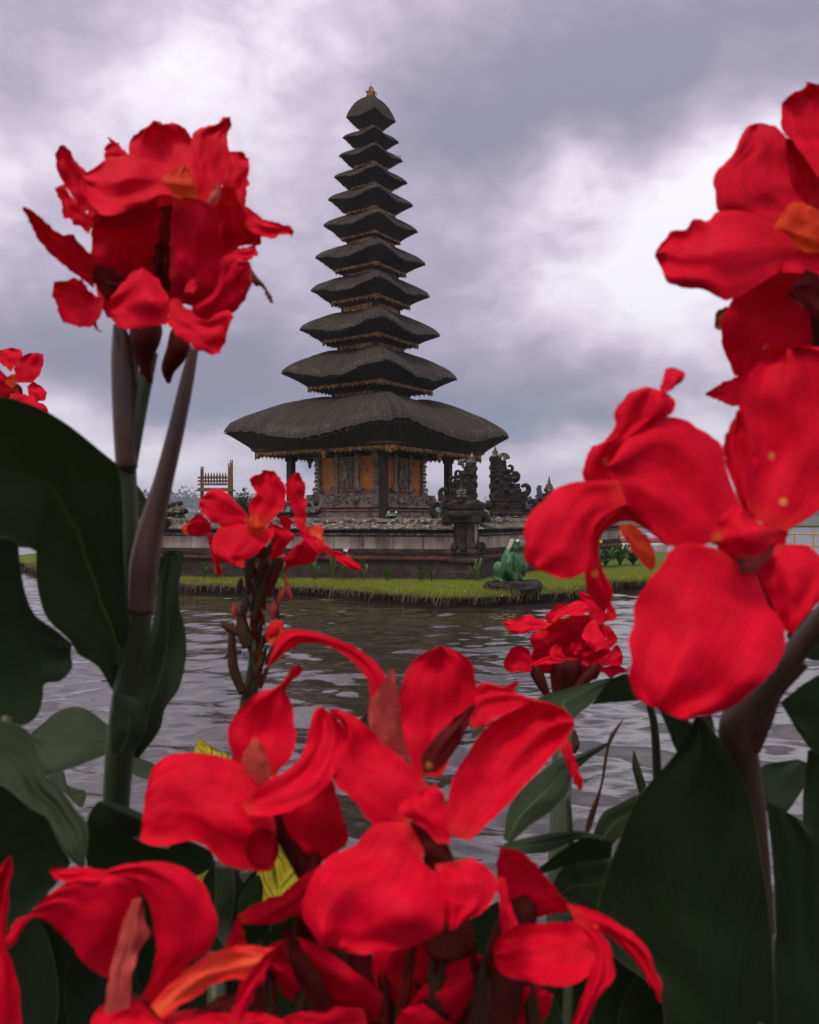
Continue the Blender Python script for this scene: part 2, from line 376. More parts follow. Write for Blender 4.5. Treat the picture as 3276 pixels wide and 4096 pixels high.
def tree(name, base, h, rx, label, kind='round', n=1400, leaf=.5, mat='farleaf'):
    e = empty(name, base, label, 'tree'); B = Vector(base)
    mb = MB(); mb.tube([B, B + Vector((.1, 0, h * .4)), B + Vector((0, 0, h * .92))], [h * .03, h * .02, h * .006], 7)
    V = []; Fc = []
    for k in range(14):
        f = (k + .5) / 14
        if kind == 'round':
            a = RNG.random() * 6.28; rr = rx * .55 * math.sqrt(RNG.random()); z = h * RNG.uniform(.42, .86); c = B + Vector((rr * math.cos(a), rr * math.sin(a), z)); s = rx * RNG.uniform(.35, .55)
        else:
            a = k * 2.4; w = rx * (1.05 - f); c = B + Vector((w * .5 * math.cos(a), w * .5 * math.sin(a), h * (.18 + .78 * f))); s = w * .62 + .1
        mb.tube([B + Vector((0, 0, min(c.z - B.z, h * .8) * .75)), c], [h * .009, h * .003], 5)
        clump_faces(V, Fc, c, s, s * (.75 if kind == 'round' else .6), n // 14, leaf)
    mb.build('trunk', M['bark'], e); mk('crown', V, Fc, M[mat], e)
    return e
def on_shore(xD, yD, d): return PD(xD, yD, d)
for i, (xD, top, d, w, kind, lab, nm) in enumerate([(1106, 1042, 190, 15, 'round', 'hazy round tree beyond the right half of the split gate', 'round_tree'),
        (1135, 1020, 165, 13, 'cone', 'tall pointed hazy tree rising behind the small stone spire', 'conifer_tree')]):
    p = PD(xD, 1090, d); zt = PD(xD, top, d).z
    tree(nm, (p.x, p.y, .3), zt - .3, w / 1724 * d, lab, kind, 2400, .42)
# low spit of land carrying those trees and the house
vs = []; fs = []
for i in range(41):
    x = -40 + 160 * i / 40; w = 1 - abs(i - 20) / 20
    for y, z in ((150 - 8 * w, -.4), (152 - 8 * w, .35), (200 + 14 * w, .4), (203 + 14 * w, -.4)): vs.append((x, y + 3 * math.sin(x * .15), z))
for i in range(40):
    for k in range(3): fs.append((i * 4 + k, i * 4 + k + 1, (i + 1) * 4 + k + 1, (i + 1) * 4 + k))
tag(mk('far_spit_ground', vs, fs, M['lawn'], smooth=True), kind='structure')
# ================================================================ temple
M['stone'] = noisy('grey_stone', [(.10, .075, .058), (.28, .225, .18), (.46, .385, .32)], 5, .9, .8, 45, .012)
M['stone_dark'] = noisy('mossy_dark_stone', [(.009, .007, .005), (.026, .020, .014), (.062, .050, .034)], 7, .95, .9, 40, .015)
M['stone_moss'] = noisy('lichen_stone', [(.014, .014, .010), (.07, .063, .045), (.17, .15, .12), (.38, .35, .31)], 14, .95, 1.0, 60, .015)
M['brick_red'] = noisy('weathered_red_brick', [(.06, .03, .022), (.20, .075, .045), (.30, .12, .07)], 6, .9, .6, 50, .008)
M['brick_dark'] = noisy('dark_brick', [(.018, .014, .012), (.045, .033, .027), (.085, .058, .045)], 5, .93, .8, 40, .012)
M['orange'] = noisy('orange_plaster', [(.30, .10, .03), (.58, .20, .045), (.75, .28, .06)], 3.5, .85, .3, 60, .004)
M['panel'] = noisy('pale_stone_panel', [(.11, .09, .072), (.30, .25, .205), (.46, .395, .33)], 2.6, .85, .5, 50, .006, (1, 1, .35))
M['wood'] = noisy('dark_timber', [(.022, .015, .010), (.055, .038, .026)], 6, .7, .4, 40, .006, (1, 1, .2))
M['scaffold'] = noisy('weathered_timber', [(.07, .042, .022), (.19, .115, .062), (.29, .19, .11)], 6, .85, .5, 40, .01, (1, 1, .2))
def goldmat():
    m, t, b, o = newmat('gilded_carving'); tc = N(t, 'ShaderNodeTexCoord')
    v = N(t, 'ShaderNodeTexVoronoi', {'Vector': tc.outputs['Object'], 'Scale': 26.0}); n = N(t, 'ShaderNodeTexNoise', {'Vector': tc.outputs['Object'], 'Scale': 5, 'Detail': 5})
    c = ramp(t, v.outputs['Distance'], [(.18, (.85, .52, .14)), (.45, (.55, .28, .07)), (.62, (.14, .05, .02))])
    c2 = ramp(t, n.outputs[0], [(.35, (.35, .3, .28)), (.6, (1, 1, 1))])
    mx = N(t, 'ShaderNodeMix', {0: 1.0, 6: c, 7: c2}, data_type='RGBA', blend_type='MULTIPLY'); t.links.new(mx.outputs[2], b.inputs['Base Color'])
    bp = N(t, 'ShaderNodeBump', {'Height': v.outputs['Distance'], 'Strength': 1.0, 'Distance': -.03}); t.links.new(bp.outputs[0], b.inputs['Normal'])
    b.inputs['Metallic'].default_value = .1; b.inputs['Roughness'].default_value = .45
    return m
M['gold'] = goldmat()
def thatchmat():
    m, t, b, o = newmat('black_palm_thatch'); uv = N(t, 'ShaderNodeUVMap'); oi = N(t, 'ShaderNodeObjectInfo')
    mp = N(t, 'ShaderNodeMapping', {'Vector': uv.outputs[0]}); mp.inputs['Scale'].default_value = (1, 1, 1)
    st = N(t, 'ShaderNodeMapping', {'Vector': uv.outputs[0]}); st.inputs['Scale'].default_value = (30, 2.6, 1)
    tc = N(t, 'ShaderNodeTexCoord')
    n = N(t, 'ShaderNodeTexNoise', {'Vector': st.outputs[0], 'Scale': 3.0, 'Detail': 6, 'Roughness': .7})
    p = N(t, 'ShaderNodeTexNoise', {'Vector': tc.outputs['Object'], 'Scale': 1.6, 'Detail': 6, 'Roughness': .6})
    f = N(t, 'ShaderNodeTexNoise', {'Vector': tc.outputs['Object'], 'Scale': 38, 'Detail': 4, 'Roughness': .6})
    c = ramp(t, n.outputs[0], [(.3, (.011, .008, .006)), (.5, (.036, .027, .022)), (.72, (.13, .10, .082))])
    mo = ramp(t, p.outputs[0], [(.45, (1, 1, 1)), (.68, (.95, 1.15, .72))])
    mx = N(t, 'ShaderNodeMix', {0: 1.0, 6: c, 7: mo}, data_type='RGBA', blend_type='MULTIPLY')
    # pale lichen where the thatch is cut at the eave: v about .5 marks the eave lip
    sp = N(t, 'ShaderNodeSeparateXYZ', {0: uv.outputs[0]})
    dv = N(t, 'ShaderNodeMath', {0: N(t, 'ShaderNodeMath', {0: sp.outputs[1], 1: .515}, operation='SUBTRACT').outputs[0]}, operation='ABSOLUTE')
    near = N(t, 'ShaderNodeMapRange', {'Value': dv.outputs[0], 'From Min': .004, 'From Max': .018, 'To Min': 1, 'To Max': 0})
    sel = N(t, 'ShaderNodeMath', {0: near.outputs[0], 1: N(t, 'ShaderNodeMapRange', {'Value': f.outputs[0], 'From Min': .55, 'From Max': .66}).outputs[0]}, operation='MULTIPLY')
    sel2 = N(t, 'ShaderNodeMath', {0: sel.outputs[0], 1: N(t, 'ShaderNodeMapRange', {'Value': p.outputs[0], 'From Min': .42, 'From Max': .58}).outputs[0]}, operation='MULTIPLY')
    lx = N(t, 'ShaderNodeMix', {0: sel2.outputs[0], 6: mx.outputs[2], 7: (.36, .35, .31, 1)}, data_type='RGBA'); t.links.new(lx.outputs[2], b.inputs['Base Color'])
    bp = N(t, 'ShaderNodeBump', {'Height': n.outputs[0], 'Strength': 1.0, 'Distance': .05})
    b2 = N(t, 'ShaderNodeBump', {'Height': f.outputs[0], 'Strength': .5, 'Distance': .02, 'Normal': bp.outputs[0]}); t.links.new(b2.outputs[0], b.inputs['Normal'])
    b.inputs['Roughness'].default_value = .85; b.inputs['Specular IOR Level'].default_value = .25
    return m
M['thatch'] = thatchmat()
TD = 25.0; TX = (781 - 862) / 1724 * TD; PHI = R_(11)
A0 = -math.pi / 2 + PHI            # direction of the near corner
def zat(yD, d=TD): return CAMZ + (1090 - yD) / 1724 * d
# tier: half width of tips (px), y of tips, half width fringe px, y fringe top, y fringe bottom, half width of neck below px
TIERS = [(298, 913, 235, 955, 968, 0), (184, 791, 130, 816, 828, 82), (147.6, 700, 99.8, 717, 727.5, 70), (125, 618, 82, 634, 645, 62), (115.5, 549.5, 73.6, 566, 575.5, 56),
         (99, 481.5, 61.7, 498.5, 506, 50), (89, 427, 51, 443.6, 452, 42), (77, 379.5, 41.6, 390.5, 398, 35), (67, 334, 35, 344.7, 352, 30), (59, 295, 30, 306, 311, 27), (52, 252, 24.5, 266, 270, 21)]
pag = empty('pagoda_tower', (TX, TD, .3), 'eleven-tiered black thatched pagoda with gilded eaves standing behind the stone wall', 'pagoda')
PXM = TD / 1724 / math.cos(PHI)
HIP = [(1.0, 0.0), (.985, .022), (.955, .052), (.905, .084), (.86, .108), (.80, .132), (.745, .152), (.67, .18), (.6, .205), (.51, .228), (.43, .240), (.37, .243), (.32, .234), (.27, .212), (.2, .18)]
PEAK = [(1.0, 0.0), (.985, .06), (.95, .15), (.9, .26), (.84, .38), (.76, .52), (.66, .66), (.55, .78), (.43, .87), (.32, .93), (.22, .97), (.1, 1.0), (.02, 1.01)]
NT = 280
for ti, (hw, yt, fw, yf0, yf1, nw) in enumerate(TIERS):
    R = hw * PXM; zt = zat(yt); RF = fw * PXM; zf0 = zat(yf0, TD - .3); zf1 = zat(yf1, TD - .3); top = ti == len(TIERS) - 1
    hs = .94 if ti == 0 else 1.06
    prof = [(r, h * hs) for r, h in HIP]
    if top: prof = [(r, h * .9) for r, h in PEAK]
    rings = []
    sag = .075 if ti == 0 else .10
    # under face from the fringe outwards, lip, then up the slope
    for k in range(5):
        f = k / 4; rings.append(('u', RF * 1.0 + (R * .997 - RF) * f, f))
    for (r, h) in prof: rings.append(('t', r, h))
    vs = []; uv = []; fs = []
    for ri, g in enumerate(rings):
        for i in range(NT):
            th = 2 * math.pi * i / NT; c2 = abs(math.cos(2 * th))
            pn = 1.05 if g[0] == 't' else 1.03
            rho = (abs(math.cos(th)) ** pn + abs(math.sin(th)) ** pn) ** (-1 / pn)
            mid = 1 - c2 ** 2.6
            lump = (mnoise.noise((math.cos(th) * 5 + ti * 3, math.sin(th) * 5, ti)) + .6 * mnoise.noise((math.cos(th) * 17 + ti * 3, math.sin(th) * 17, ti))) * .016 * R + RNG.normal(0, .006 * (1 if g[0] == 't' and g[1] > .95 else .35)) * (1 + R * .3)
            if g[0] == 'u':
                rr = g[1] * rho; zlip = zt - .014 * R - sag * R * mid
                z = zf0 + (zlip - zf0) * (g[2] ** .85) + (lump if g[2] > .6 else 0)
                v = .02 + .47 * g[2]
            else:
                rr = R * g[1] * rho; k = (g[1] - .3) / .7
                soft = 1 - .05 * (1 - c2) * (1 - abs(2 * k - 1)) if 0 < k < 1 else 1
                z = zt + R * g[2] * soft - sag * R * mid * max(0, k) ** 1.5 + lump
                if g[1] == 1.0: z -= .01 * R
                v = .5 + .5 * (1 - g[1])
            a = A0 + th
            vs.append((TX + rr * math.cos(a), TD + rr * math.sin(a), z)); uv.append((i / NT * 8 * max(.35, R / 4), v))
    for r in range(len(rings) - 1):
        if r == 4: continue            # crisp cut edge: under face and slope do not share vertices
        for i in range(NT):
            j = (i + 1) % NT; fs.append((r * NT + i, r * NT + j, (r + 1) * NT + j, (r + 1) * NT + i))
    # close the texture seam: last column of faces uses the same uv scale (hidden at the back)
    roof = mk('thatch_roof', vs, fs, M['thatch'], pag, True, uv)
    # straw ends ragging the lip
    V = []; Fc = []
    for i in range(int(500 + 900 * R / 4)):
        th = RNG.random() * 2 * math.pi; c2 = abs(math.cos(2 * th)); rho = (abs(math.cos(th)) ** 1.05 + abs(math.sin(th)) ** 1.05) ** (-1 / 1.05)
        mid = 1 - c2 ** 2.6; a = A0 + th; rr = R * rho * RNG.uniform(.97, 1.0); z = zt - sag * R * mid - .02 * R
        p = np.array([TX + rr * math.cos(a), TD + rr * math.sin(a), z]); ox = np.array([math.cos(a), math.sin(a), -.7 + RNG.normal(0, .4)]) * RNG.uniform(.02, .05) * (.5 + R / 5)
        tg = np.array([-math.sin(a), math.cos(a), RNG.normal(0, .3)]) * .006; b0 = len(V); V += [p - tg, p + tg, p + ox]; Fc.append((b0, b0 + 1, b0 + 2))
    mk('thatch_ends', V, Fc, M['thatch'], roof, uvs=[(RNG.random() * 8, .51)] * len(V))['kind'] = 'stuff'
    # timber eave board with gold lines, gilded pierced fringe, corner ornaments
    hF = zf0 - zf1
    eb = MB(); eb.lathe((TX, TD, 0), [(RF * 1.035, zf0 + hF * .55), (RF * 1.035, zf0 + hF * .2), (RF * 1.01, zf0 + hF * .2), (RF * 1.01, zf0 - .004), (RF * .97, zf0 - .004), (RF * .9, zf0 + hF * .3)], sq=True, rz=A0)
    ebo = eb.build('eave_board', M['wood'], roof)
    gl = MB()
    for zz, rr in ((zf0 + hF * .36, 1.042), (zf0 + hF * .12, 1.018)): gl.lathe((TX, TD, 0), [(RF * rr, zz), (RF * rr, zz + .012), (RF * (rr - .02), zz + .012), (RF * (rr - .02), zz)], sq=True, rz=A0)
    gl.build('gilded_line', M['gold'], roof)
    fr = MB(); side = RF * math.sqrt(2); nteeth = max(8, int(side / .085))
    for s in range(4):
        c0 = Vector((TX + RF * math.cos(A0 + s * math.pi / 2), TD + RF * math.sin(A0 + s * math.pi / 2), 0)); c1 = Vector((TX + RF * math.cos(A0 + (s + 1) * math.pi / 2), TD + RF * math.sin(A0 + (s + 1) * math.pi / 2), 0))
        nrm = Vector(((c0.x + c1.x) / 2 - TX, (c0.y + c1.y) / 2 - TD, 0)).normalized() * .012
        for k in range(nteeth):
            p0 = c0.lerp(c1, k / nteeth); p1 = c0.lerp(c1, (k + 1) / nteeth); pm = p0.lerp(p1, .5); pa = p0.lerp(p1, .25); pb = p0.lerp(p1, .75)
            e = abs((k + .5) / nteeth - .5) * 2; dd = hF * (.55 + .25 * (k % 2) + .45 * max(0, e - .86) / .14)
            z1 = zf0 - .004
            prof5 = [(p0, z1), (p1, z1), (p1, z1 - dd * .62), (pb, z1 - dd * .72), (pm, z1 - dd), (pa, z1 - dd * .72), (p0, z1 - dd * .62)]
            v = [Vector((p.x, p.y, z)) + nrm for p, z in prof5] + [Vector((p.x, p.y, z)) - nrm for p, z in prof5]
            f = [tuple(range(7)), tuple(range(13, 6, -1))] + [(q, (q + 1) % 7 + 0, (q + 1) % 7 + 7, q + 7)[::-1] for q in range(7)]
            fr.add(v, f)
    fr.build('gilded_fringe', M['gold'], roof)
    for s in range(4):
        a = A0 + s * math.pi / 2; co = MB(); cs = hF * (1.35 if ti == 0 else 1.0)
        cpos = Vector((TX + (RF + .012) * math.cos(a), TD + (RF + .012) * math.sin(a), zf0 - cs * .45))
        for k in range(5):
            w = (1 - abs(k - 2) / 3); 
            for sg in (-1, 1):
                dirv_ = Vector((math.cos(a + sg * math.pi * .75), math.sin(a + sg * math.pi * .75), 0))
                co.ball(cpos + dirv_ * (.03 + k * cs * .28) + Vector((0, 0, .02 * (k % 2) + k * cs * .06)), (cs * .22 * w + .012, cs * .22 * w + .012, cs * (.5 - .07 * k)), 7, 5)
        co.build('corner_ornament', M['gold'], roof, True)
    if ti == 0:
        for s, f in ((3, .46), (0, .5), (1, .5), (2, .5)):
            c0 = Vector((TX + RF * math.cos(A0 + s * math.pi / 2), TD + RF * math.sin(A0 + s * math.pi / 2), 0)); c1 = Vector((TX + RF * math.cos(A0 + (s + 1) * math.pi / 2), TD + RF * math.sin(A0 + (s + 1) * math.pi / 2), 0))
            p = c0.lerp(c1, 1 - f if s == 3 else f); dr = MB(); dr.ball((p.x, p.y, zf0 - hF * .6), (.11, .11, .09), 8, 6); dr.ball((p.x, p.y, zf0 - hF * 1.2), (.06, .06, .14), 8, 6); dr.build('gilded_drop', M['gold'], roof, True)
        sf = MB(); sf.lathe((TX, TD, 0), [(RF * .985, zf0 + .05), (RF * .70, zf0 + .03), (RF * .55, zf0 + .22), (RF * .45, zf0 + .4)], sq=True, rz=A0); sf.build('rafter_soffit', M['wood'], roof)
        for s in range(4):
            c0 = Vector((math.cos(A0 + s * math.pi / 2), math.sin(A0 + s * math.pi / 2), 0)); c1 = Vector((math.cos(A0 + (s + 1) * math.pi / 2), math.sin(A0 + (s + 1) * math.pi / 2), 0))
            for k in range(9):
                e = c0.lerp(c1, (k + .5) / 9) * RF * .97; i_ = e * .62; r_ = MB(); r_.tube([Vector((TX, TD, zf0 + .0)) + e, Vector((TX, TD, zf0 + .02)) + i_], .03, 4); r_.build('rafter', M['wood'], roof)
    # neck between this roof and the one below
    if nw:
        RN = nw * PXM; zb = zat(TIERS[ti - 1][1]) + TIERS[ti - 1][0] * PXM * .12
        nb = MB(); nb.lathe((TX, TD, 0), [(RN, zb), (RN, zf1 + .02), (RN * 1.06, zf1 + .03), (RN * 1.06, zf0 - .02), (RF * .9, zf0)], sq=True, rz=A0); neck = nb.build('tower_neck', M['wood'], pag)
        hN = (zf1 - zat(TIERS[ti - 1][1])) * .75
        for s in range(4):
            a = A0 + math.pi / 4 + s * math.pi / 2; sd = RN * math.sqrt(2); ap = RN / math.sqrt(2)
            g = MB(); c = Vector((TX + (ap + .006) * math.cos(a), TD + (ap + .006) * math.sin(a), zf1 - hN * .30)); g.box(c, (sd * .82, .02, hN * .5), a + math.pi / 2)
            tg = Vector((-math.sin(a), math.cos(a), 0))
            for k in range(14):
                g.ball(c + Vector((math.cos(a), math.sin(a), 0)) * .012 + tg * sd * .82 * (RNG.random() - .5) * .92 + Vector((0, 0, hN * .42 * (RNG.random() - .5))), sd * .045, 6, 4)
            g.build('gilded_panel', M['gold'], neck)
# finial
zt = zat(204); fin = MB()
fin.lathe((TX, TD, zt - .06), [(.13, 0), (.15, .05), (.11, .10), (.085, .13), (.12, .17), (.135, .21), (.10, .25), (.07, .27), (.085, .31), (.06, .35), (.02, .38), (.012, .40), (.004, .50)], 12)
for k in range(8):
    a = k * math.pi / 4; fin.ball((TX + .13 * math.cos(a), TD + .13 * math.sin(a), zt + .0), (.035, .035, .05), 6, 4); fin.ball((TX + .12 * math.cos(a + .3), TD + .12 * math.sin(a + .3), zt + .14), (.025, .025, .05), 6, 4)
fin.build('finial', M['gold'], pag, True)
# weeds on the thatch
M['weed'] = leafmat('thatch_weed', [(.05, .075, .015), (.12, .14, .03)], .7, .3)
for (xD, yD, d, n, s) in ((818, 583, 24.0, 90, .2), (790, 199, 24.8, 24, .11), (770, 193, 24.9, 10, .09), (756, 315, 24.5, 12, .07), (842, 330, 24.9, 14, .08)):
    V = []; Fc = []; c = PD(xD, yD, d)
    for i in range(n):
        p = np.array(c) + RNG.normal(0, s * .22, 3); dr = np.array([RNG.normal(0, .5), RNG.normal(0, .3), RNG.uniform(.2, 1)]) * s * .8; b0 = len(V); V += [p - (.006, 0, 0), p + (.006, 0, 0), p + dr]; Fc.append((b0, b0 + 1, b0 + 2))
    mk('thatch_weed', V, Fc, M['weed'], pag)['kind'] = 'stuff'
# ---- body
ZB = .3
def corner(R, k, z=0): return Vector((TX + R * math.cos(A0 + k * math.pi / 2), TD + R * math.sin(A0 + k * math.pi / 2), z))
wb = MB(); wb.lathe((TX, TD, 0), [(1.62, 1.5), (1.62, 3.75)], sq=True, rz=A0); wall = wb.build('body_wall', M['orange'], pag)
pl = MB(); pl.lathe((TX, TD, 0), [(2.6, .2), (2.6, 1.45), (2.2, 1.46), (2.2, 1.66), (1.98, 1.67), (1.98, 1.72)], sq=True, rz=A0); plinth = pl.build('plinth', M['stone'], pag)
pb = MB(); pb.lathe((TX, TD, 0), [(1.94, 1.70), (1.94, 1.90)], sq=True, rz=A0); pb.build('brick_band', M['brick_red'], plinth)
for zz, hh, rr in ((1.72, .03, 1.99), (1.80, .035, 2.0), (1.90, .05, 2.07)):
    q = MB(); q.lathe((TX, TD, 0), [(rr, zz), (rr, zz + hh)], sq=True, rz=A0); q.build('moulding', M['stone'], plinth)
bs = MB(); bs.lathe((TX, TD, 0), [(2.03, 1.95), (2.03, 2.16), (1.95, 2.17), (1.95, 2.24), (1.80, 2.25), (1.80, 2.30), (1.62, 2.31)], sq=True, rz=A0); base = bs.build('carved_base', M['stone'], pag, bevel=.01)
def scroll(mb, c, u, v, w, r0, turns=1.4, rad=.03, flip=1, n=18):
    """a carved volute: spiral tube in the plane (u, v) around c"""
    pts = []; rr = []
    for i in range(n):
        f = i / (n - 1); a = flip * turns * 2 * math.pi * f; r = r0 * (1 - .82 * f)
        pts.append(Vector(c) + u * (r * math.cos(a)) + v * (r * math.sin(a)) + w * .01 * f); rr.append(rad * (1 - .45 * f))
    mb.tube(pts, rr, 6)
for s in range(4):
    ca, cb = corner(1, s), corner(1, s + 1); nrm = Vector((math.cos(A0 + math.pi / 4 + s * math.pi / 2), math.sin(A0 + math.pi / 4 + s * math.pi / 2), 0)); up = Vector((0, 0, 1))
    tg = (cb - ca).normalized()
    def F(R, f, z, out=0): return corner(R, s).lerp(corner(R, s + 1), f) + Vector((0, 0, z)) + nrm * out
    rzf = math.atan2(tg.y, tg.x)
    # corner pilasters: stacks of slabs with notched edges
    for f in (.0, 1.0):
        pm = MB()
        for k in range(11):
            z = 2.34 + k * .12; wv = .17 + .05 * (k % 2) + (.08 if k < 2 else 0) + (.05 * (k - 8) if k > 8 else 0); pm.box(F(1.64, .035 if f == 0 else .965, z), (wv, wv, .10), rzf, taper=.86 if k % 2 else 1.0)
        pm.build('corner_pilaster', M['stone'], wall, bevel=.006)
    # niche with relief figure between two shafts
    for f in (.33, .67):
        q = MB(); q.box(F(1.62, f, 2.85, .03), (.13, .08, 1.25), rzf); q.box(F(1.62, f, 3.30, .045), (.2, .09, .08), rzf); q.box(F(1.62, f, 2.45, .045), (.2, .09, .1), rzf)
        scroll(q, F(1.62, f, 2.36, .09), tg * (1 if f > .5 else -1), up, nrm, .10, 1.3, .035)
        scroll(q, F(1.62, f + (.055 if f > .5 else -.055), 2.46, .07), tg * (1 if f > .5 else -1), up, nrm, .09, 1.2, .03, -1)
        scroll(q, F(1.62, f + (.04 if f > .5 else -.04), 3.2, .06), tg * (1 if f > .5 else -1), up, nrm, .07, 1.2, .025); q.build('carved_shaft', M['stone'], wall)
    q = MB(); q.box(F(1.62, .5, 2.83, .03), (.42, .07, .86), rzf); q.box(F(1.62, .5, 2.40, .05), (.5, .1, .06), rzf); q.box(F(1.62, .5, 3.28, .05), (.5, .1, .07), rzf)
    for k in range(46):
        q.ball(F(1.62, .5, 2.83, .075) + tg * RNG.normal(0, .085) + up * RNG.uniform(-.36, .36), (RNG.uniform(.02, .045),) * 3, 6, 4)
    q.ball(F(1.62, .5, 3.08, .10), (.055, .055, .07), 8, 6); q.ball(F(1.62, .5, 2.86, .09), (.09, .06, .16), 8, 6); q.ball(F(1.62, .47, 2.6, .09), (.05, .05, .12), 8, 6); q.ball(F(1.62, .53, 2.6, .09), (.05, .05, .12), 8, 6)
    q.build('relief_panel', M['stone'], wall, True)
    # garlands of volutes on the base and the step blocks at its ends
    q = MB()
    for f, r_, fl in ((.36, .12, 1), (.44, .14, -1), (.56, .14, 1), (.64, .12, -1), (.30, .09, -1), (.70, .09, 1), (.08, .13, 1), (.92, .13, -1), (.16, .10, 1), (.84, .10, -1)):
        scroll(q, F(2.0, f, 2.12, .05), tg, up, nrm, r_, 1.3, .042, fl)
    for k in range(20): q.ball(F(2.0, RNG.uniform(.3, .7), RNG.uniform(2.0, 2.28), .02), RNG.uniform(.03, .06), 6, 4)
    for f in (.04, .96):
        for k in range(3): q.box(F(2.03, f + (.03 * k if f < .5 else -.03 * k), 2.02 + .1 * k, .02), (.2, .14, .12), rzf)
    q.build('base_carving', M['stone'], base)['kind'] = 'stuff'
    # underside tiers carrying the eaves
    q = MB()
    for k in range(4): q.box(F(1.62 + .09 * k, .5, 3.42 + .07 * k, -.02), ((1.62 + .09 * k) * 1.414 + .1, .16, .06), rzf)
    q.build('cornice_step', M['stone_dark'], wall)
for k in range(4):
    c = corner(2.42, k); q = MB(); q.box((c.x, c.y, 2.45), (.2, .2, 1.95), A0 + math.pi / 4); q.box((c.x, c.y, 1.52), (.3, .3, .16), A0 + math.pi / 4); q.box((c.x, c.y, 3.36), (.26, .26, .16), A0 + math.pi / 4); q.build('post', M['wood'], pag, bevel=.01)

# ---------------------------------------------------------------- enclosure wall
WC = Vector((1.25, 18.1, 0))                      # corner pillar
def wall_run(name, a, b, label, first_panel):
    e = empty(name, (a + b) / 2 + Vector((0, 0, .2)), label, 'wall'); d = (b - a); L = d.length; tg = d.normalized(); nrm = Vector((tg.y, -tg.x, 0)); rz = math.atan2(tg.y, tg.x); mid = (a + b) / 2
    def slab(nm, z0, z1, th, mat, off=0, bevel=.008, ln=L):
        q = MB(); q.box(mid + nrm * off + Vector((0, 0, (z0 + z1) / 2)), (ln, th, z1 - z0), rz); return q.build(nm, M[mat], e, bevel=bevel)
    slab('wall_core', .15, 1.34, .30, 'brick_dark')
    low = slab('foot_course', .12, .40, .56, 'brick_dark'); slab('base_course', .40, .66, .50, 'brick_dark'); slab('ledge', .66, .70, .60, 'stone_dark'); slab('ledge_step', .70, .78, .48, 'brick_red'); slab('ledge_top', .78, .83, .54, 'stone_dark'); slab('lower_frieze', .83, .905, .44, 'brick_dark')
    slab('red_course', 1.185, 1.215, .40, 'brick_red'); slab('cornice', 1.215, 1.255, .52, 'stone_moss'); slab('under_moulding', 1.255, 1.33, .44, 'stone_dark')  # the last slab is the dark stone under-moulding below the tiles
    n = max(1, round(L / .68))
    for k in range(n):
        pm = a.lerp(b, (k + .5) / n); q = MB(); q.box(pm + nrm * .165 + Vector((0, 0, 1.045)), (L / n - .012, .05, .272), rz); q.build('stone_panel', M['panel'], e, bevel=.006)
    # coping: sloped tiles under a rounded mossy ridge
    nt_ = max(2, round(L / .27)); proto = None
    for k in range(nt_):
        pm = a.lerp(b, (k + .5) / nt_); w = L / nt_ - .012; q = MB()
        sl = .035 * RNG.random()
        v = []
        for y0, z0 in ((.345, 1.335 + sl * .3), (.05, 1.475 + sl)):
            for x in (-w / 2, w / 2):
                for dz in (0, .035): v.append(pm + tg * (x + (.05 if y0 < .1 else 0)) + nrm * y0 + Vector((0, 0, z0 + dz)))
        q.add(v, [(0, 2, 3, 1), (4, 5, 7, 6), (0, 1, 5, 4), (2, 6, 7, 3), (1, 3, 7, 5), (0, 4, 6, 2)]); q.build('coping_tile', M['stone_moss'], e, bevel=.004)
    rd = MB(); ns = int(L / .09)
    pts = [a.lerp(b, i / ns) + Vector((0, 0, 1.49 + .02 * mnoise.noise((i * .4, 1, 2)))) for i in range(ns + 1)]
    vs = []; fs = []; m_ = 9
    for i, p in enumerate(pts):
        for k in range(m_):
            an = math.pi * (k / (m_ - 1)) * 1.2 - .1 * math.pi; r = .105 + .03 * mnoise.noise((i * .35, k * .8, 4)) + RNG.normal(0, .006)
            vs.append(p + nrm * (math.cos(an) * r * 1.5) + Vector((0, 0, math.sin(an) * r)))
    for i in range(len(pts) - 1):
        for k in range(m_ - 1): fs.append((i * m_ + k, (i + 1) * m_ + k, (i + 1) * m_ + k + 1, i * m_ + k + 1))
    rd.add(vs, fs); rd.build('coping_ridge', M['stone_moss'], e)
    return e
wall_run('stone_wall', Vector((-7.0, 19.3, 0)), WC + Vector((-.25, .02, 0)), 'long low stone enclosure wall with pale panels in front of the pagoda', 0)
wall_run('stone_wall', WC + Vector((.14, .22, 0)), Vector((6.9, 27.6, 0)), 'receding stone enclosure wall behind the large frog, beyond the corner pillar', 0)
pz = empty('corner_pillar', WC + Vector((0, 0, .2)), 'carved stone corner pillar with pale diamond panels where the two walls meet', 'pillar')
q = MB(); q.lathe(WC, [(.52, .12), (.52, .42), (.46, .43), (.46, .62), (.56, .63), (.56, .70), (.44, .72), (.44, .80), (.50, .82), (.50, .90), (.36, .94), (.32, 1.05), (.30, 1.46), (.40, 1.50), (.40, 1.62)], sq=True, rz=R_(-68)); sh = q.build('shaft', M['brick_dark'], pz, bevel=.01)
for k in range(2):
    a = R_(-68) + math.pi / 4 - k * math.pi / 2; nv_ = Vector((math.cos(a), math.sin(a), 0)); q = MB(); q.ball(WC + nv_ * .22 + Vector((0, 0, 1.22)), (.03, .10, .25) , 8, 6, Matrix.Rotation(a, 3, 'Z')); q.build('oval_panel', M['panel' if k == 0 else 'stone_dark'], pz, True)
q = MB()
for k in range(10):
    a = R_(-68) + k * .63; q.ball(WC + Vector((.36 * math.cos(a), .36 * math.sin(a), .96)), (.09, .09, .11), 7, 5)
q.build('foot_carving', M['stone_dark'], pz, True)
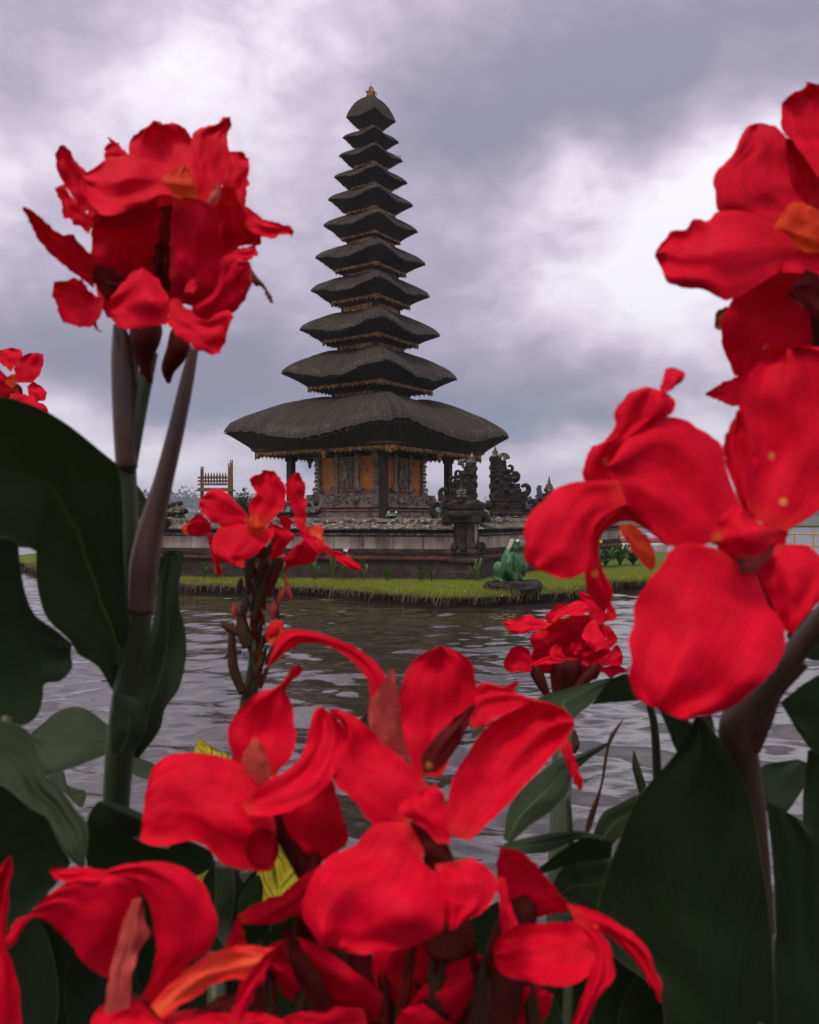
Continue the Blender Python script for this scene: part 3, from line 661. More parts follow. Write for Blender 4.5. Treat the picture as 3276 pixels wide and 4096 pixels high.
q = MB(); q.lathe(WC, [(.52, 1.60), (.56, 1.66), (.56, 1.72), (.44, 1.76), (.50, 1.80), (.50, 1.90), (.42, 1.95), (.30, 1.98)], sq=True, rz=R_(-68)); q.build('cap', M['stone_dark'], pz, bevel=.01)
q = MB()
for k in range(4):
    a = R_(-68) + k * math.pi / 2; c = WC + Vector((.5 * math.cos(a), .5 * math.sin(a), 1.58)); q.box(c, (.2, .2, .16), a, taper=.6); q.ball(WC + Vector((.55 * math.cos(a), .55 * math.sin(a), 1.88)), (.08, .08, .12), 7, 5)
q.build('corner_leaf', M['stone_dark'], pz, bevel=.01)
# guardian statue on the pillar
g0 = WC + Vector((-.12, -.25, 1.93)); gs = empty('guardian_statue', g0, 'small pale weathered guardian figure with pointed crown on the corner pillar', 'statue')
q = MB(); q.lathe(g0, [(.20, 0), (.22, .05), (.15, .09), (.17, .16), (.19, .22)], 12); q.build('pedestal', M['stone_dark'], gs, True)
q = MB(); q.ball(g0 + Vector((0, 0, .32)), (.15, .12, .16)); q.ball(g0 + Vector((0, -.02, .44)), (.12, .10, .12)); q.ball(g0 + Vector((0, -.03, .57)), (.085, .085, .10))
for sg in (-1, 1): q.tube([g0 + Vector((sg * .12, 0, .50)), g0 + Vector((sg * .18, -.04, .38)), g0 + Vector((sg * .08, -.12, .32))], [.045, .04, .035], 7); q.ball(g0 + Vector((sg * .12, -.10, .24)), (.09, .10, .06))
q.build('figure', M['stone_moss'], gs, True)
q = MB(); q.lathe(g0 + Vector((0, -.02, .60)), [(.10, 0), (.11, .03), (.07, .07), (.08, .10), (.045, .15), (.05, .18), (.02, .24), (.004, .34)], 10); q.build('crown', M['stone_dark'], gs, True)

gs.scale = (.55, .55, .55)
# ---------------------------------------------------------------- split gate halves
def gate_half(x_flat, d, sgn, ztop, zb, label):
    """sgn=+1: flat face on the left, scrolled steps on the right"""
    X0 = (x_flat - 862) / 1724 * d; e = empty('split_gate_half', (X0 + sgn * .4, d, zb), label, 'gate', 'halves of the split gate')
    H = ztop - zb; mb = MB(); z = zb; k = 0
    prof = [(0, .92), (.12, .92), (.12, .86), (.2, .86), (.2, .80), (.36, .78), (.36, .72), (.42, .72), (.42, .80), (.46, .80), (.46, .66), (.60, .62), (.60, .70), (.64, .70), (.64, .55), (.74, .50), (.74, .40), (.80, .40), (.80, .46), (.83, .46), (.83, .34), (.92, .30), (1.0, .16)]
    W = H * .53
    for (f0, w0), (f1, w1) in zip(prof[:-1], prof[1:]):
        if f1 <= f0: continue
        n = max(1, int((f1 - f0) * H / .09))
        for j in range(n):
            g = f0 + (f1 - f0) * j / n; h = (f1 - f0) * H / n; w = (w0 + (w1 - w0) * (j + .5) / n) * W * (1 + .05 * ((k % 3) - 1)) ; k += 1
            dep = .62 * (.55 + .45 * w / W) * (1 + .06 * (k % 2)); in_ = .03 * (k % 2)
            mb.box((X0 + sgn * (w / 2 + in_), d, zb + g * H + h / 2), (w, dep, h * .94))
    mb.build('carved_stack', M['stone_dark'], e, bevel=.008)
    for f, w, r in ((.24, .86, .16), (.50, .78, .16), (.67, .64, .13), (.80, .46, .11), (.88, .37, .08)):
        s = MB(); c = Vector((X0 + sgn * (w * W - r * .05), d - .03, zb + f * H + r * .4))
        pts = []; rr = []
        for i in range(20):
            a = -math.pi * .6 + i / 19 * math.pi * 1.45; q_ = r * (1 - .45 * i / 19); pts.append(c + Vector((sgn * q_ * math.cos(a), 0, q_ * math.sin(a) * 1.15))); rr.append(r * (.72 - .4 * i / 19))
        s.tube(pts, rr, 7); s.ball(c + Vector((sgn * -.02, 0, -r)), (r * .8, r * .8, r * .5), 7, 5); s.build('scroll', M['stone_dark'], e, True)
    t_ = MB(); t_.lathe((X0 + sgn * .10 * W, d, zb + H * .985), [(.10, 0), (.13, .06), (.07, .10), (.09, .16), (.04, .22), (.015, .30), (.003, .36)], 8)
    scroll(t_, Vector((X0 + sgn * .24 * W, d, zb + H * .98)), Vector((sgn, 0, 0)), Vector((0, 0, 1)), Vector((0, 1, 0)), .14, 1.2, .06); t_.build('pinnacle', M['stone_moss'], e, True)
    r_ = MB()
    for i in range(90):
        f = RNG.random() ** 1.2 * .9; wv = np.interp(f, [0, .4, .6, .8, 1], [.9, .75, .6, .4, .2]) * W; r_.ball((X0 + sgn * (RNG.random() * wv * 1.02), d - .33 * (.55 + .45 * wv / W) - .01, zb + f * H), RNG.uniform(.025, .06), 6, 4)
    r_.build('relief', M['stone_dark'], e, True)['kind'] = 'stuff'
    return e
gate_half(1031, 21.5, 1, zat(962, 21.5), .5, 'right half of the carved split gate, scrolls stepping down its right edge')
gate_half(1004, 21.5, -1, zat(975, 21.5), .5, 'left half of the carved split gate, partly under the pagoda eave')
# small stone spire further along the wall
c = PD(1156, 1060, 26); e = empty('stone_spire', (c.x, c.y, 1.4), 'small dark stone shrine spire with pale finial near the hazy conifer', 'spire')
q = MB(); q.lathe((c.x, c.y, 0), [(.60, .3), (.60, 1.9), (.72, 1.92), (.72, 2.0), (.42, 2.05), (.42, 2.14), (.50, 2.16), (.50, 2.22), (.3, 2.26), (.26, 2.38)], sq=True, rz=.5); q.build('pier', M['stone_dark'], e, bevel=.01)
q = MB(); q.lathe((c.x, c.y, 2.38), [(.10, 0), (.16, .06), (.17, .14), (.11, .2), (.12, .24), (.06, .3), (.05, .36), (.015, .5), (.003, .6)], 10); q.build('finial', M['stone_moss'], e, True)
# low carved shrine tops left of the pagoda along the wall
for xD, zt, lab in ((372, 1.95, 'squat carved stone finial on the wall beside the tallest canna stem'), (655, 2.0, 'dark mossy carved finial beside the pagoda plinth, next to the slender red petal'), (603, 2.15, 'dark carved finial on the wall behind the small red flower')):
    p = PD(xD, 1100, 19.6); e = empty('wall_finial', (p.x, p.y, 1.5), lab, 'finial'); q = MB(); q.lathe((p.x, p.y, 1.45), [(.26, 0), (.26, .12), (.18, .14), (.2, .24), (.28, .28), (.24, .36), (.12, .42), (.05, .55)], sq=True, rz=.4); q.build('block', M['stone_moss'], e, bevel=.01)
    q = MB()
    for k in range(14): a = k * .9; q.ball((p.x + .2 * math.cos(a), p.y + .2 * math.sin(a), 1.55 + .03 * k), (.07, .07, .06), 6, 4)
    q.build('carving', M['stone_dark'], e, True)
# wooden bamboo scaffold tower far left
DW = 32.0
e = empty('wooden_frame', PD(455, 1085, DW), 'weathered wooden frame with a picket rail, standing behind the stone wall', 'wooden frame')
def wx(xD): return (xD - 862) / 1724 * DW
for (xa, top, dy) in ((421.5, 993, .25), (427, 989, -.1), (480, 981, .25), (488.5, 975, -.1)):
    q = MB(); z1 = zat(top, DW); q.box((wx(xa), DW + dy, (z1 + .3) / 2), (.10, .10, z1 - .3)); q.box((wx(xa) - .035, DW + dy, z1 + .06), (.03, .10, .12)); q.box((wx(xa) + .035, DW + dy, z1 + .06), (.03, .10, .12)); q.build('post', M['scaffold'], e)
for yb in (1006, 1013, 1020, 1031):
    q = MB(); q.box((wx(455), DW - .12, zat(yb, DW)), (wx(490) - wx(416), .06, .07 if yb < 1025 else .13)); q.build('rail', M['scaffold'], e)
for k in range(9):
    x = wx(429 + k * 6.0); z0, z1 = zat(1022, DW), zat(1004, DW); q = MB(); q.box((x, DW - .17, (z0 + z1) / 2), (.055, .03, z1 - z0)); q.lathe((x, DW - .17, z1), [(.045, 0), (.03, .08), (.002, .18)], 4); q.build('picket', M['scaffold'], e)
q = MB(); q.box((wx(455), DW - .1, zat(1033, DW)), (wx(493) - wx(414), .5, .05)); q.build('deck', M['scaffold'], e)
# shrub beside it
M['shrub'] = leafmat('shrub_leaves', [(.03, .045, .010), (.07, .085, .018), (.12, .12, .03)], .6, .3, 2)
def shrub(name, base, h, rx, n, leaf, label, mat='shrub', cat='shrub'):
    e = empty(name, base, label, cat); B = Vector(base); V = []; Fc = []; st = MB()
    for k in range(16):
        a = RNG.random() * 6.28; r = rx * RNG.random() ** .6 * .7; c = B + Vector((r * math.cos(a), r * math.sin(a), h * RNG.uniform(.4, .85))); st.tube([B, B.lerp(c, .5) + Vector((0, 0, h * .1)), c], [h * .015, h * .01, h * .004], 5); clump_faces(V, Fc, c, rx * .38, h * .22, n // 16, leaf)
    st.build('stem', M['bark'], e); mk('foliage', V, Fc, M[mat], e); return e
p = PD(514, 1090, 24); shrub('shrub', (p.x, p.y, .3), zat(1036, 24) - .3, .42, 1800, .06, 'small green shrub behind the wall beside the wooden frame')
p = PD(945, 1085, 18.3); shrub('wall_weed', (p.x, p.y, 1.5), .42, .25, 260, .045, 'small bright green weed sprouting on the wall top beside the corner pillar', cat='weed')
# house with pink roof on the spit
p = PD(1097, 1085, 150); e = empty('lake_house', (p.x, p.y, .35), 'small pale house with pinkish roof on the far spit', 'house')
q = MB(); q.box((p.x, p.y, .9), (5, 4, 1.5)); q.build('wall', M['panel'], e)
M['pinkroof'] = noisy('pink_roof', [(.32, .16, .18), (.42, .24, .27)], 1, .8, .2, 10, .01)
q = MB(); q.add([(p.x - 3, p.y - 2.6, 1.6), (p.x + 3, p.y - 2.6, 1.6), (p.x + 3, p.y + 2.6, 1.6), (p.x - 3, p.y + 2.6, 1.6), (p.x - 1.6, p.y, 2.5), (p.x + 1.6, p.y, 2.5)], [(0, 1, 5, 4), (1, 2, 5), (2, 3, 4, 5), (3, 0, 4), (3, 2, 1, 0)]); q.build('roof', M['pinkroof'], e)
q = MB(); q.box((p.x - 1, p.y - 2.01, 1.0), (1, .04, .8)); q.build('window', M['wood'], e)
# ================================================================ canna plants
def petalmat(name, c0, c1, throat, trans=.12, tcol=(.75, .006, .010), rough=.6, vein=26, edge=None):
    m, t, b, o = newmat(name); uv = N(t, 'ShaderNodeUVMap'); oi = N(t, 'ShaderNodeObjectInfo'); tc = N(t, 'ShaderNodeTexCoord')
    mp = N(t, 'ShaderNodeMapping', {'Vector': uv.outputs[0]}); mp.inputs['Scale'].default_value = (vein, 1.6, 1)
    ra = N(t, 'ShaderNodeCombineXYZ', {0: oi.outputs['Random'], 1: oi.outputs['Random'], 2: oi.outputs['Random']}); sc = N(t, 'ShaderNodeVectorMath', {0: ra.outputs[0], 'Scale': 31.0}, operation='SCALE')
    ad = N(t, 'ShaderNodeVectorMath', {0: mp.outputs[0], 1: sc.outputs[0]}, operation='ADD')
    n = N(t, 'ShaderNodeTexNoise', {'Vector': ad.outputs[0], 'Scale': 1.0, 'Detail': 5, 'Roughness': .6})
    n3 = N(t, 'ShaderNodeTexNoise', {'Vector': tc.outputs['Object'], 'Scale': 60.0, 'Detail': 9, 'Roughness': .72})
    mxn = N(t, 'ShaderNodeMix', {0: .62, 2: n.outputs[0], 3: n3.outputs[0]}, data_type='FLOAT')
    c = ramp(t, mxn.outputs[0], [(.36, c0), (.62, c1)])
    sp = N(t, 'ShaderNodeSeparateXYZ', {0: uv.outputs[0]})
    th = N(t, 'ShaderNodeMapRange', {'Value': sp.outputs[1], 'From Min': .0, 'From Max': .12, 'To Min': .32, 'To Max': 0})
    tn = N(t, 'ShaderNodeMath', {0: th.outputs[0], 1: n.outputs[0]}, operation='MULTIPLY')
    mx = N(t, 'ShaderNodeMix', {0: tn.outputs[0], 6: c, 7: (*throat, 1)}, data_type='RGBA')
    if edge:
        ea = N(t, 'ShaderNodeMath', {0: N(t, 'ShaderNodeMath', {0: sp.outputs[0], 1: .5}, operation='SUBTRACT').outputs[0]}, operation='ABSOLUTE')
        em = N(t, 'ShaderNodeMapRange', {'Value': ea.outputs[0], 'From Min': .12, 'From Max': .46})
        mx = N(t, 'ShaderNodeMix', {0: em.outputs[0], 6: mx.outputs[2], 7: (*edge, 1)}, data_type='RGBA')
    v = N(t, 'ShaderNodeTexVoronoi', {'Vector': tc.outputs['Object'], 'Scale': 26.0, 'Randomness': 1.0})
    spot = N(t, 'ShaderNodeMapRange', {'Value': v.outputs['Distance'], 'From Min': .035, 'From Max': .075, 'To Min': .75, 'To Max': 0})
    mx2 = N(t, 'ShaderNodeMix', {0: spot.outputs[0], 6: mx.outputs[2], 7: (.75, .32, .10, 1)}, data_type='RGBA')
    t.links.new(mx2.outputs[2], b.inputs['Base Color'])
    bp = N(t, 'ShaderNodeBump', {'Height': n.outputs[0], 'Strength': .35, 'Distance': .0012})
    b2 = N(t, 'ShaderNodeBump', {'Height': n3.outputs[0], 'Strength': .35, 'Distance': .0015, 'Normal': bp.outputs[0]}); t.links.new(b2.outputs[0], b.inputs['Normal'])
    b.inputs['Roughness'].default_value = rough; b.inputs['Specular IOR Level'].default_value = .09
    b.inputs['Sheen Weight'].default_value = .0; b.inputs['Sheen Roughness'].default_value = .4; b.inputs['Sheen Tint'].default_value = (1, .5, .6, 1)
    tr = N(t, 'ShaderNodeBsdfTranslucent', {'Color': (*tcol, 1)}); t.links.new(b2.outputs[0], tr.inputs['Normal'])
    ms = N(t, 'ShaderNodeMixShader', {0: trans, 1: b.outputs[0], 2: tr.outputs[0]}); t.links.new(ms.outputs[0], o.inputs[0])
    return m
M['petal'] = petalmat('red_petal', (.50, .0008, .012), (.80, .0025, .030), (.75, .12, .02))
M['orange_petal'] = petalmat('orange_petal', (.80, .03, .02), (.90, .15, .06), (.85, .4, .04), .2, (.9, .1, .03), edge=(.82, .02, .025))
M['stamen'] = petalmat('orange_red_stamen', (.45, .01, .010), (.80, .09, .02), (.8, .35, .03), .35, (.8, .1, .02), vein=8)
M['pink'] = petalmat('pinkish_sepal', (.38, .035, .035), (.66, .12, .09), (.3, .08, .05), .3, (.6, .1, .08), vein=10)
M['calyx'] = petalmat('maroon_calyx', (.05, .007, .008), (.15, .016, .015), (.05, .03, .01), .18, (.3, .02, .015), vein=10)
M['bud'] = petalmat('brown_bud', (.035, .020, .012), (.10, .045, .03), (.06, .05, .02), .1, (.2, .05, .02), vein=8)
M['wither'] = noisy('withered_petal', [(.06, .02, .01), (.20, .09, .035)], 60, .8, .5, 200, .001)
def canna_leaf_mat(name, base0, base1, mid, stripe=None, rough=.5):
    m, t, b, o = newmat(name); uv = N(t, 'ShaderNodeUVMap'); sp = N(t, 'ShaderNodeSeparateXYZ', {0: uv.outputs[0]}); tc = N(t, 'ShaderNodeTexCoord')
    a = N(t, 'ShaderNodeMath', {0: N(t, 'ShaderNodeMath', {0: sp.outputs[0], 1: .5}, operation='SUBTRACT').outputs[0]}, operation='ABSOLUTE')
    k = N(t, 'ShaderNodeMath', {0: N(t, 'ShaderNodeMath', {0: a.outputs[0], 1: 1.1}, operation='MULTIPLY').outputs[0], 1: sp.outputs[1]}, operation='SUBTRACT')
    cb = N(t, 'ShaderNodeCombineXYZ', {0: N(t, 'ShaderNodeMath', {0: k.outputs[0], 1: 24.0 if stripe else 30.0}, operation='MULTIPLY').outputs[0], 1: a.outputs[0]})
    n = N(t, 'ShaderNodeTexNoise', {'Vector': cb.outputs[0], 'Scale': 1.6, 'Detail': 4, 'Roughness': .6})
    n3 = N(t, 'ShaderNodeTexNoise', {'Vector': tc.outputs['Object'], 'Scale': 14.0, 'Detail': 5})
    if stripe: c = ramp(t, n.outputs[0], [(.36, base0), (.47, base1), (.53, stripe), (.62, stripe)])
    else: c = ramp(t, N(t, 'ShaderNodeMix', {0: .5, 2: n.outputs[0], 3: n3.outputs[0]}, data_type='FLOAT').outputs[0], [(.35, base0), (.65, base1)])
    mr = N(t, 'ShaderNodeMapRange', {'Value': a.outputs[0], 'From Min': .006, 'From Max': .028, 'To Min': .9, 'To Max': 0})
    mf = N(t, 'ShaderNodeMath', {0: mr.outputs[0], 1: N(t, 'ShaderNodeMapRange', {'Value': sp.outputs[1], 'From Min': .05, 'From Max': .7, 'To Min': 1.0, 'To Max': .15}).outputs[0]}, operation='MULTIPLY')
    mx = N(t, 'ShaderNodeMix', {0: mf.outputs[0], 6: c, 7: (*mid, 1)}, data_type='RGBA')
    ed = N(t, 'ShaderNodeMapRange', {'Value': a.outputs[0], 'From Min': .488, 'From Max': .497, 'To Min': 0, 'To Max': .7})
    mx2 = N(t, 'ShaderNodeMix', {0: ed.outputs[0], 6: mx.outputs[2], 7: (.16, .13, .06, 1)}, data_type='RGBA')
    t.links.new(mx2.outputs[2], b.inputs['Base Color'])
    bp = N(t, 'ShaderNodeBump', {'Height': n.outputs[0], 'Strength': .35, 'Distance': .0015}); t.links.new(bp.outputs[0], b.inputs['Normal'])
    b.inputs['Roughness'].default_value = rough; b.inputs['Specular IOR Level'].default_value = .14
    tr = N(t, 'ShaderNodeBsdfTranslucent', {'Color': (.05, .10, .02, 1)}); ms = N(t, 'ShaderNodeMixShader', {0: .07, 1: b.outputs[0], 2: tr.outputs[0]}); t.links.new(ms.outputs[0], o.inputs[0])
    return m
M['leaf'] = canna_leaf_mat('canna_leaf', (.013, .024, .010), (.030, .050, .022), (.10, .17, .035))
M['leaf_plain'] = canna_leaf_mat('canna_leaf_underside', (.013, .024, .010), (.030, .050, .022), (.032, .044, .024))
M['leaf_var'] = canna_leaf_mat('striped_canna_leaf', (.04, .09, .012), (.10, .16, .015), (.65, .55, .05), (.72, .58, .04))
M['stem'] = noisy('canna_stem', [(.020, .028, .014), (.045, .065, .028)], 20, .45, .2, 90, .001, (1, 1, .15), spec=.4)
M['stem_red'] = noisy('reddish_sheath', [(.024, .018, .010), (.060, .036, .024), (.12, .065, .055)], 16, .4, .2, 90, .001, (1, 1, .12), spec=.45)
CROP = {'N': (0, 0, 1.90023), 'A': (0, 400, .72506), 'B': (0, 1600, .7423), 'C': (2000, 250, .7401), 'E': (1900, 1400, .7981), 'G': (0, 2700, .8701), 'H': (1100, 2400, .9281),
        'S': (600, 1750, .406), 'R': (1850, 2250, .493), 'T': (600, 1500, .9281)}
def topx(cr, pts):
    x0, y0, s = CROP[cr]; return np.array([(x0 + p[0] * s, y0 + p[1] * s) for p in pts], dtype=float)
SEED = [0]
def sheet(name, cr, A, B, d, parent, mat='petal', zb=0.0, gx=0.0, gy=0.0, cup=.0, bow=.0, fold=.0, rip=2.1, nu=44, nv=22, jag=8.0, curl=0.0, gxx=0.0, gyy=0.0):
    """a petal or leaf: traced edges A and B from base to tip; depth d at the base, sloping (gx, gy: metres per metre across and down),
    cupped (cup), arched along its length (bow), folded along its midrib (fold) and rippled; lengths in metres"""
    SEED[0] += 1; sd = SEED[0] * 7.13
    a = catmull(topx(cr, A), nu + 1); b = catmull(topx(cr, B), nu + 1)
    base = (a[0] + b[0]) / 2; pxm = d / FPX
    size = np.linalg.norm((a[-1] + b[-1]) / 2 - base) * pxm + np.mean(np.linalg.norm(a - b, axis=1)) * pxm
    vs = []; uv = []
    for i in range(nu + 1):
        t_ = i / nu; wd = np.linalg.norm(a[i] - b[i]) * pxm
        for j in range(nv + 1):
            s_ = j / nv; p = a[i] * (1 - s_) + b[i] * s_
            e = abs(2 * s_ - 1)
            if jag and e > .8:
                k = (e - .8) / .2; p = p + np.array([mnoise.noise((t_ * 9, s_ * 3, sd)), mnoise.noise((t_ * 9, s_ * 3, sd + 9))]) * jag * k * min(1, t_ * 4) + np.array([mnoise.noise((t_ * 26, s_, sd)), mnoise.noise((t_ * 26, s_, sd + 5))]) * jag * .6 * k * min(1, t_ * 4)
            dx, dy = (p - base) * pxm
            z = zb + gx * dx + gy * dy + gxx * dx * dx * 10 + gyy * dy * dy * 10
            z += cup * wd * (1 - (2 * s_ - 1) ** 2) * min(1, t_ * 3) + fold * wd * (1 - e)
            z += wd * .16 * e ** 3 * t_ * mnoise.noise((t_ * 2.2, (s_ > .5) * 7.0, sd + 3)) * rip
            z += bow * size * math.sin(math.pi * t_) + curl * size * max(0, t_ - .7) ** 2 * 8
            z += rip * size * (.030 * mnoise.noise((t_ * 3.1, s_ * 2.6, sd)) * min(1, t_ * 3) + .014 * e * e * math.sin(t_ * 17 + sd + s_ * 3) * t_ + .008 * math.sin(s_ * 14 + sd) * t_ + .009 * mnoise.noise((t_ * 8, s_ * 7, sd + 2)) * t_)
            vs.append(P(p[0], p[1], d + z)); uv.append((s_, t_))
    w = nv + 1
    fs = [(i * w + j, i * w + j + 1, (i + 1) * w + j + 1, (i + 1) * w + j) for i in range(nu) for j in range(nv)]
    return mk(name, vs, fs, M[mat], parent, True, uv)
def px3(cr, x, y, d):
    q = topx(cr, [(x, y)])[0]; return P(q[0], q[1], d)
def stalk(name, cr, pts, parent, mat, n=14):
    """tube through (x, y, radius_px, depth)"""
    sc_ = CROP[cr][2]; arr = []
    for (x, y, r, d) in pts:
        p = px3(cr, x, y, d); arr.append((p.x, p.y, p.z, r * sc_ * d / FPX))
    arr = catmull(arr, max(8, len(pts) * 6)); mb = MB(); mb.tube([q[:3] for q in arr], [q[3] for q in arr], n)
    return mb.build(name, M[mat], parent, True)
def plant(x, y, label, group='canna plants in front of the lake'):
    return empty('canna_plant', (x, y, .28), label, 'canna plant')
def to_ground(pl, cr, x, y, r, d, lean=.0, mat='stem'):
    p = px3(cr, x, y, d); rr = r * CROP[cr][2] * d / FPX; g = WPOS[pl.name]
    mb = MB(); mb.tube([p + Vector((0, 0, .02)), p.lerp(g, .35) + Vector((0, 0, .0)), g + Vector((0, 0, -.05))], [rr, rr * 1.15, rr * 1.3], 12); return mb.build('stem', M[mat], pl, True)
def flower(pl, cr, x0, y0, x1, y1, d, r0=20, r1=34, mat='calyx'):
    """flower part: its tube, from the stalk (x0, y0) to the throat (x1, y1); petals are its children"""
    return stalk('flower', cr, [(x0, y0, r0, d + .012), ((x0 + x1) / 2, (y0 + y1) / 2, (r0 + r1) / 2, d + .012), (x1, y1, r1 * .8, d + .008), (x1 + (x1 - x0) * .12, y1 + (y1 - y0) * .12, r1 * .15, d + .008)], pl, mat)

# ---------------------------------------------------------------- tall plant on the left
PL = plant(-.21, .60, 'tallest canna with a dark red flower cluster against the sky and huge dark leaf')
d = .55
stalk('stem', 'N', [(250, 684, 12, .565), (262, 760, 27, .565), (264, 870, 26, .565), (266, 960, 23, .566), (267, 985, 22, .567)], PL, 'stem_red')
stalk('stem', 'N', [(318, 740, 15, .56), (306, 800, 15, .562), (292, 880, 14, .565), (280, 960, 12, .567), (268, 992, 17, .568)], PL, 'stem')
stalk('stem', 'N', [(266, 980, 20, .569), (270, 1040, 18, .57), (274, 1120, 17, .572), (272, 1200, 17, .574), (264, 1300, 19, .576), (262, 1400, 24, .578)], PL, 'stem')
stalk('stem', 'N', [(410, 728, 9, .545), (394, 800, 14, .545), (372, 900, 17, .547), (345, 1010, 20, .549), (318, 1110, 26, .551), (304, 1190, 30, .553), (299, 1250, 27, .555), (297, 1290, 25, .556)], PL, 'stem_red')
stalk('stem', 'N', [(298, 1283, 22, .558), (293, 1330, 23, .562), (280, 1390, 25, .57), (268, 1450, 28, .576), (255, 1560, 30, .58), (248, 1640, 28, .585), (243, 1720, 27, .59), (240, 1800, 27, .595)], PL, 'stem')
to_ground(PL, 'N', 240, 1795, 27, .595)
F = flower(PL, 'A', 800, 1500, 830, 1050, d + .01, 26, 100)
stalk('ovary', 'A', [(930, 1560, 12, .56), (930, 1480, 40, .555), (980, 1380, 60, .55), (990, 1290, 50, .552), (995, 1240, 10, .556)], F, 'calyx'); stalk('ovary', 'A', [(815, 1560, 30, .562), (800, 1440, 40, .558), (800, 1330, 80, .556), (810, 1230, 80, .558), (812, 1160, 12, .56)], F, 'calyx')
def pa(A, B, **k):
    k.setdefault('rip', 2.8); k.setdefault('jag', 11.0); return sheet('petal', 'A', A, B, d, F, **k)
pa([(575, 325), (580, 260), (612, 228), (594, 206)], [(715, 310), (660, 245), (605, 208)], zb=.03, mat='petal')
pa([(950, 480), (800, 410), (712, 300), (718, 220), (785, 160), (845, 112)], [(1085, 540), (1112, 400), (1088, 280), (1052, 205), (1000, 150), (944, 124), (912, 146), (880, 118)], zb=.012, gy=-.25, cup=.10, bow=.05)
pa([(1075, 550), (1060, 400), (1058, 210), (1080, 163), (1160, 140), (1215, 122), (1238, 95)], [(1180, 570), (1235, 430), (1262, 300), (1250, 205), (1272, 150), (1266, 93)], zb=.0, gx=-.2, gy=-.1, cup=-.12)
pa([(1200, 600), (1228, 450), (1250, 300), (1262, 283)], [(1350, 600), (1372, 450), (1381, 380), (1362, 310), (1320, 283)], zb=.02, gy=-.3, cup=.1)
pa([(970, 430), (830, 338), (720, 300), (600, 320), (540, 350), (462, 400)], [(1010, 560), (900, 540), (800, 585), (700, 608), (600, 640), (520, 600), (460, 520), (448, 450)], zb=-.016, gx=.1, gy=-.5, cup=-.14, bow=-.04)
pa([(450, 620), (400, 530), (350, 465), (312, 380), (304, 300), (338, 248)], [(540, 600), (475, 400), (420, 340), (375, 275), (348, 250)], zb=.004, gx=.3, gy=.1, cup=.15)
pa([(490, 740), (430, 690), (350, 640), (345, 580), (320, 530), (304, 486)], [(520, 660), (455, 600), (400, 535), (343, 466)], zb=.010, gx=.3, gy=-.2)
pa([(520, 850), (500, 850), (440, 790), (412, 745), (330, 740), (240, 660), (165, 602), (130, 588)], [(520, 1040), (430, 972), (330, 892), (250, 822), (195, 742), (152, 645), (122, 600)], zb=-.004, gx=.25, gy=.9, cup=.12)
pa([(600, 560), (520, 700), (505, 860), (540, 980), (610, 1050)], [(860, 520), (880, 700), (865, 850), (850, 940), (770, 1010)], zb=-.012, gy=.85, gx=.2, cup=-.10)
pa([(870, 590), (860, 760), (845, 900), (835, 1010)], [(980, 570), (950, 760), (945, 900), (935, 1060)], zb=.004, gy=.5, mat='calyx')
pa([(955, 545), (942, 680), (936, 900), (928, 1090)], [(1090, 545), (1180, 588), (1212, 650), (1220, 800), (1214, 950), (1200, 1070), (1060, 1140)], zb=-.022, gy=.55, cup=-.16, bow=-.03)
pa([(1190, 580), (1215, 720), (1205, 890)], [(1300, 535), (1342, 600), (1362, 680), (1436, 740), (1420, 792), (1280, 802)], zb=-.004, gy=.8, cup=-.1)
pa([(1340, 575), (1430, 635), (1510, 672), (1585, 690), (1626, 718)], [(1340, 700), (1435, 752), (1530, 752), (1590, 736), (1606, 762)], zb=.008, gy=-.2, gx=.1, cup=.12)
pa([(1210, 890), (1260, 830), (1330, 815), (1405, 800)], [(1230, 930), (1310, 880), (1380, 882), (1426, 848)], zb=-.006, gy=-.5)
pa([(1060, 1135), (1180, 1060), (1225, 930), (1290, 860), (1370, 885)], [(1050, 1215), (1240, 1195), (1350, 1105), (1385, 1005), (1392, 930)], zb=-.018, gy=.5, cup=-.22, mat='petal')
pa([(1240, 940), (1300, 890), (1370, 885)], [(1260, 970), (1330, 920), (1385, 905)], zb=-.03, mat='wither', gy=-.4)
pa([(1385, 930), (1440, 1000), (1480, 1060), (1512, 1118)], [(1385, 1010), (1450, 1040), (1470, 1085), (1500, 1120)], zb=-.012, mat='wither', gy=.2, rip=3)
pa([(930, 1085), (860, 980), (780, 930), (690, 990), (620, 1080), (568, 1150)], [(930, 1105), (924, 1215), (905, 1245), (800, 1256), (690, 1262), (610, 1205), (566, 1158)], zb=-.034, gy=-.25, cup=-.15)
pa([(935, 1105), (980, 1098), (1070, 1180), (1150, 1206), (1262, 1160), (1275, 1215), (1252, 1282)], [(930, 1150), (938, 1260), (1000, 1306), (1040, 1342), (1110, 1392), (1190, 1402), (1246, 1335)], zb=-.034, gy=-.3, gx=-.1, cup=-.1)
pa([(575, 1105), (500, 1055), (450, 990), (390, 983), (298, 1002)], [(560, 1180), (535, 1218), (480, 1252), (420, 1250), (340, 1212), (310, 1140), (286, 1080)], zb=-.012, gy=-.1, gx=.2, cup=.16)
pa([(560, 1160), (535, 1210), (530, 1245)], [(500, 1230), (525, 1262), (556, 1282)], zb=-.014)
pa([(500, 900), (520, 1000), (560, 1070), (600, 1130)], [(640, 930), (700, 1000), (760, 1010), (700, 1080)], zb=-.006, gy=.5, mat='calyx')
pa([(1015, 1055), (1035, 1010), (1058, 978)], [(1070, 1065), (1082, 1030), (1088, 990)], zb=-.036, mat='petal', gy=-.3)
pa([(560, 400), (490, 600), (505, 760), (540, 900)], [(1000, 420), (1000, 600), (960, 760), (900, 900)], zb=.016, gy=.5)
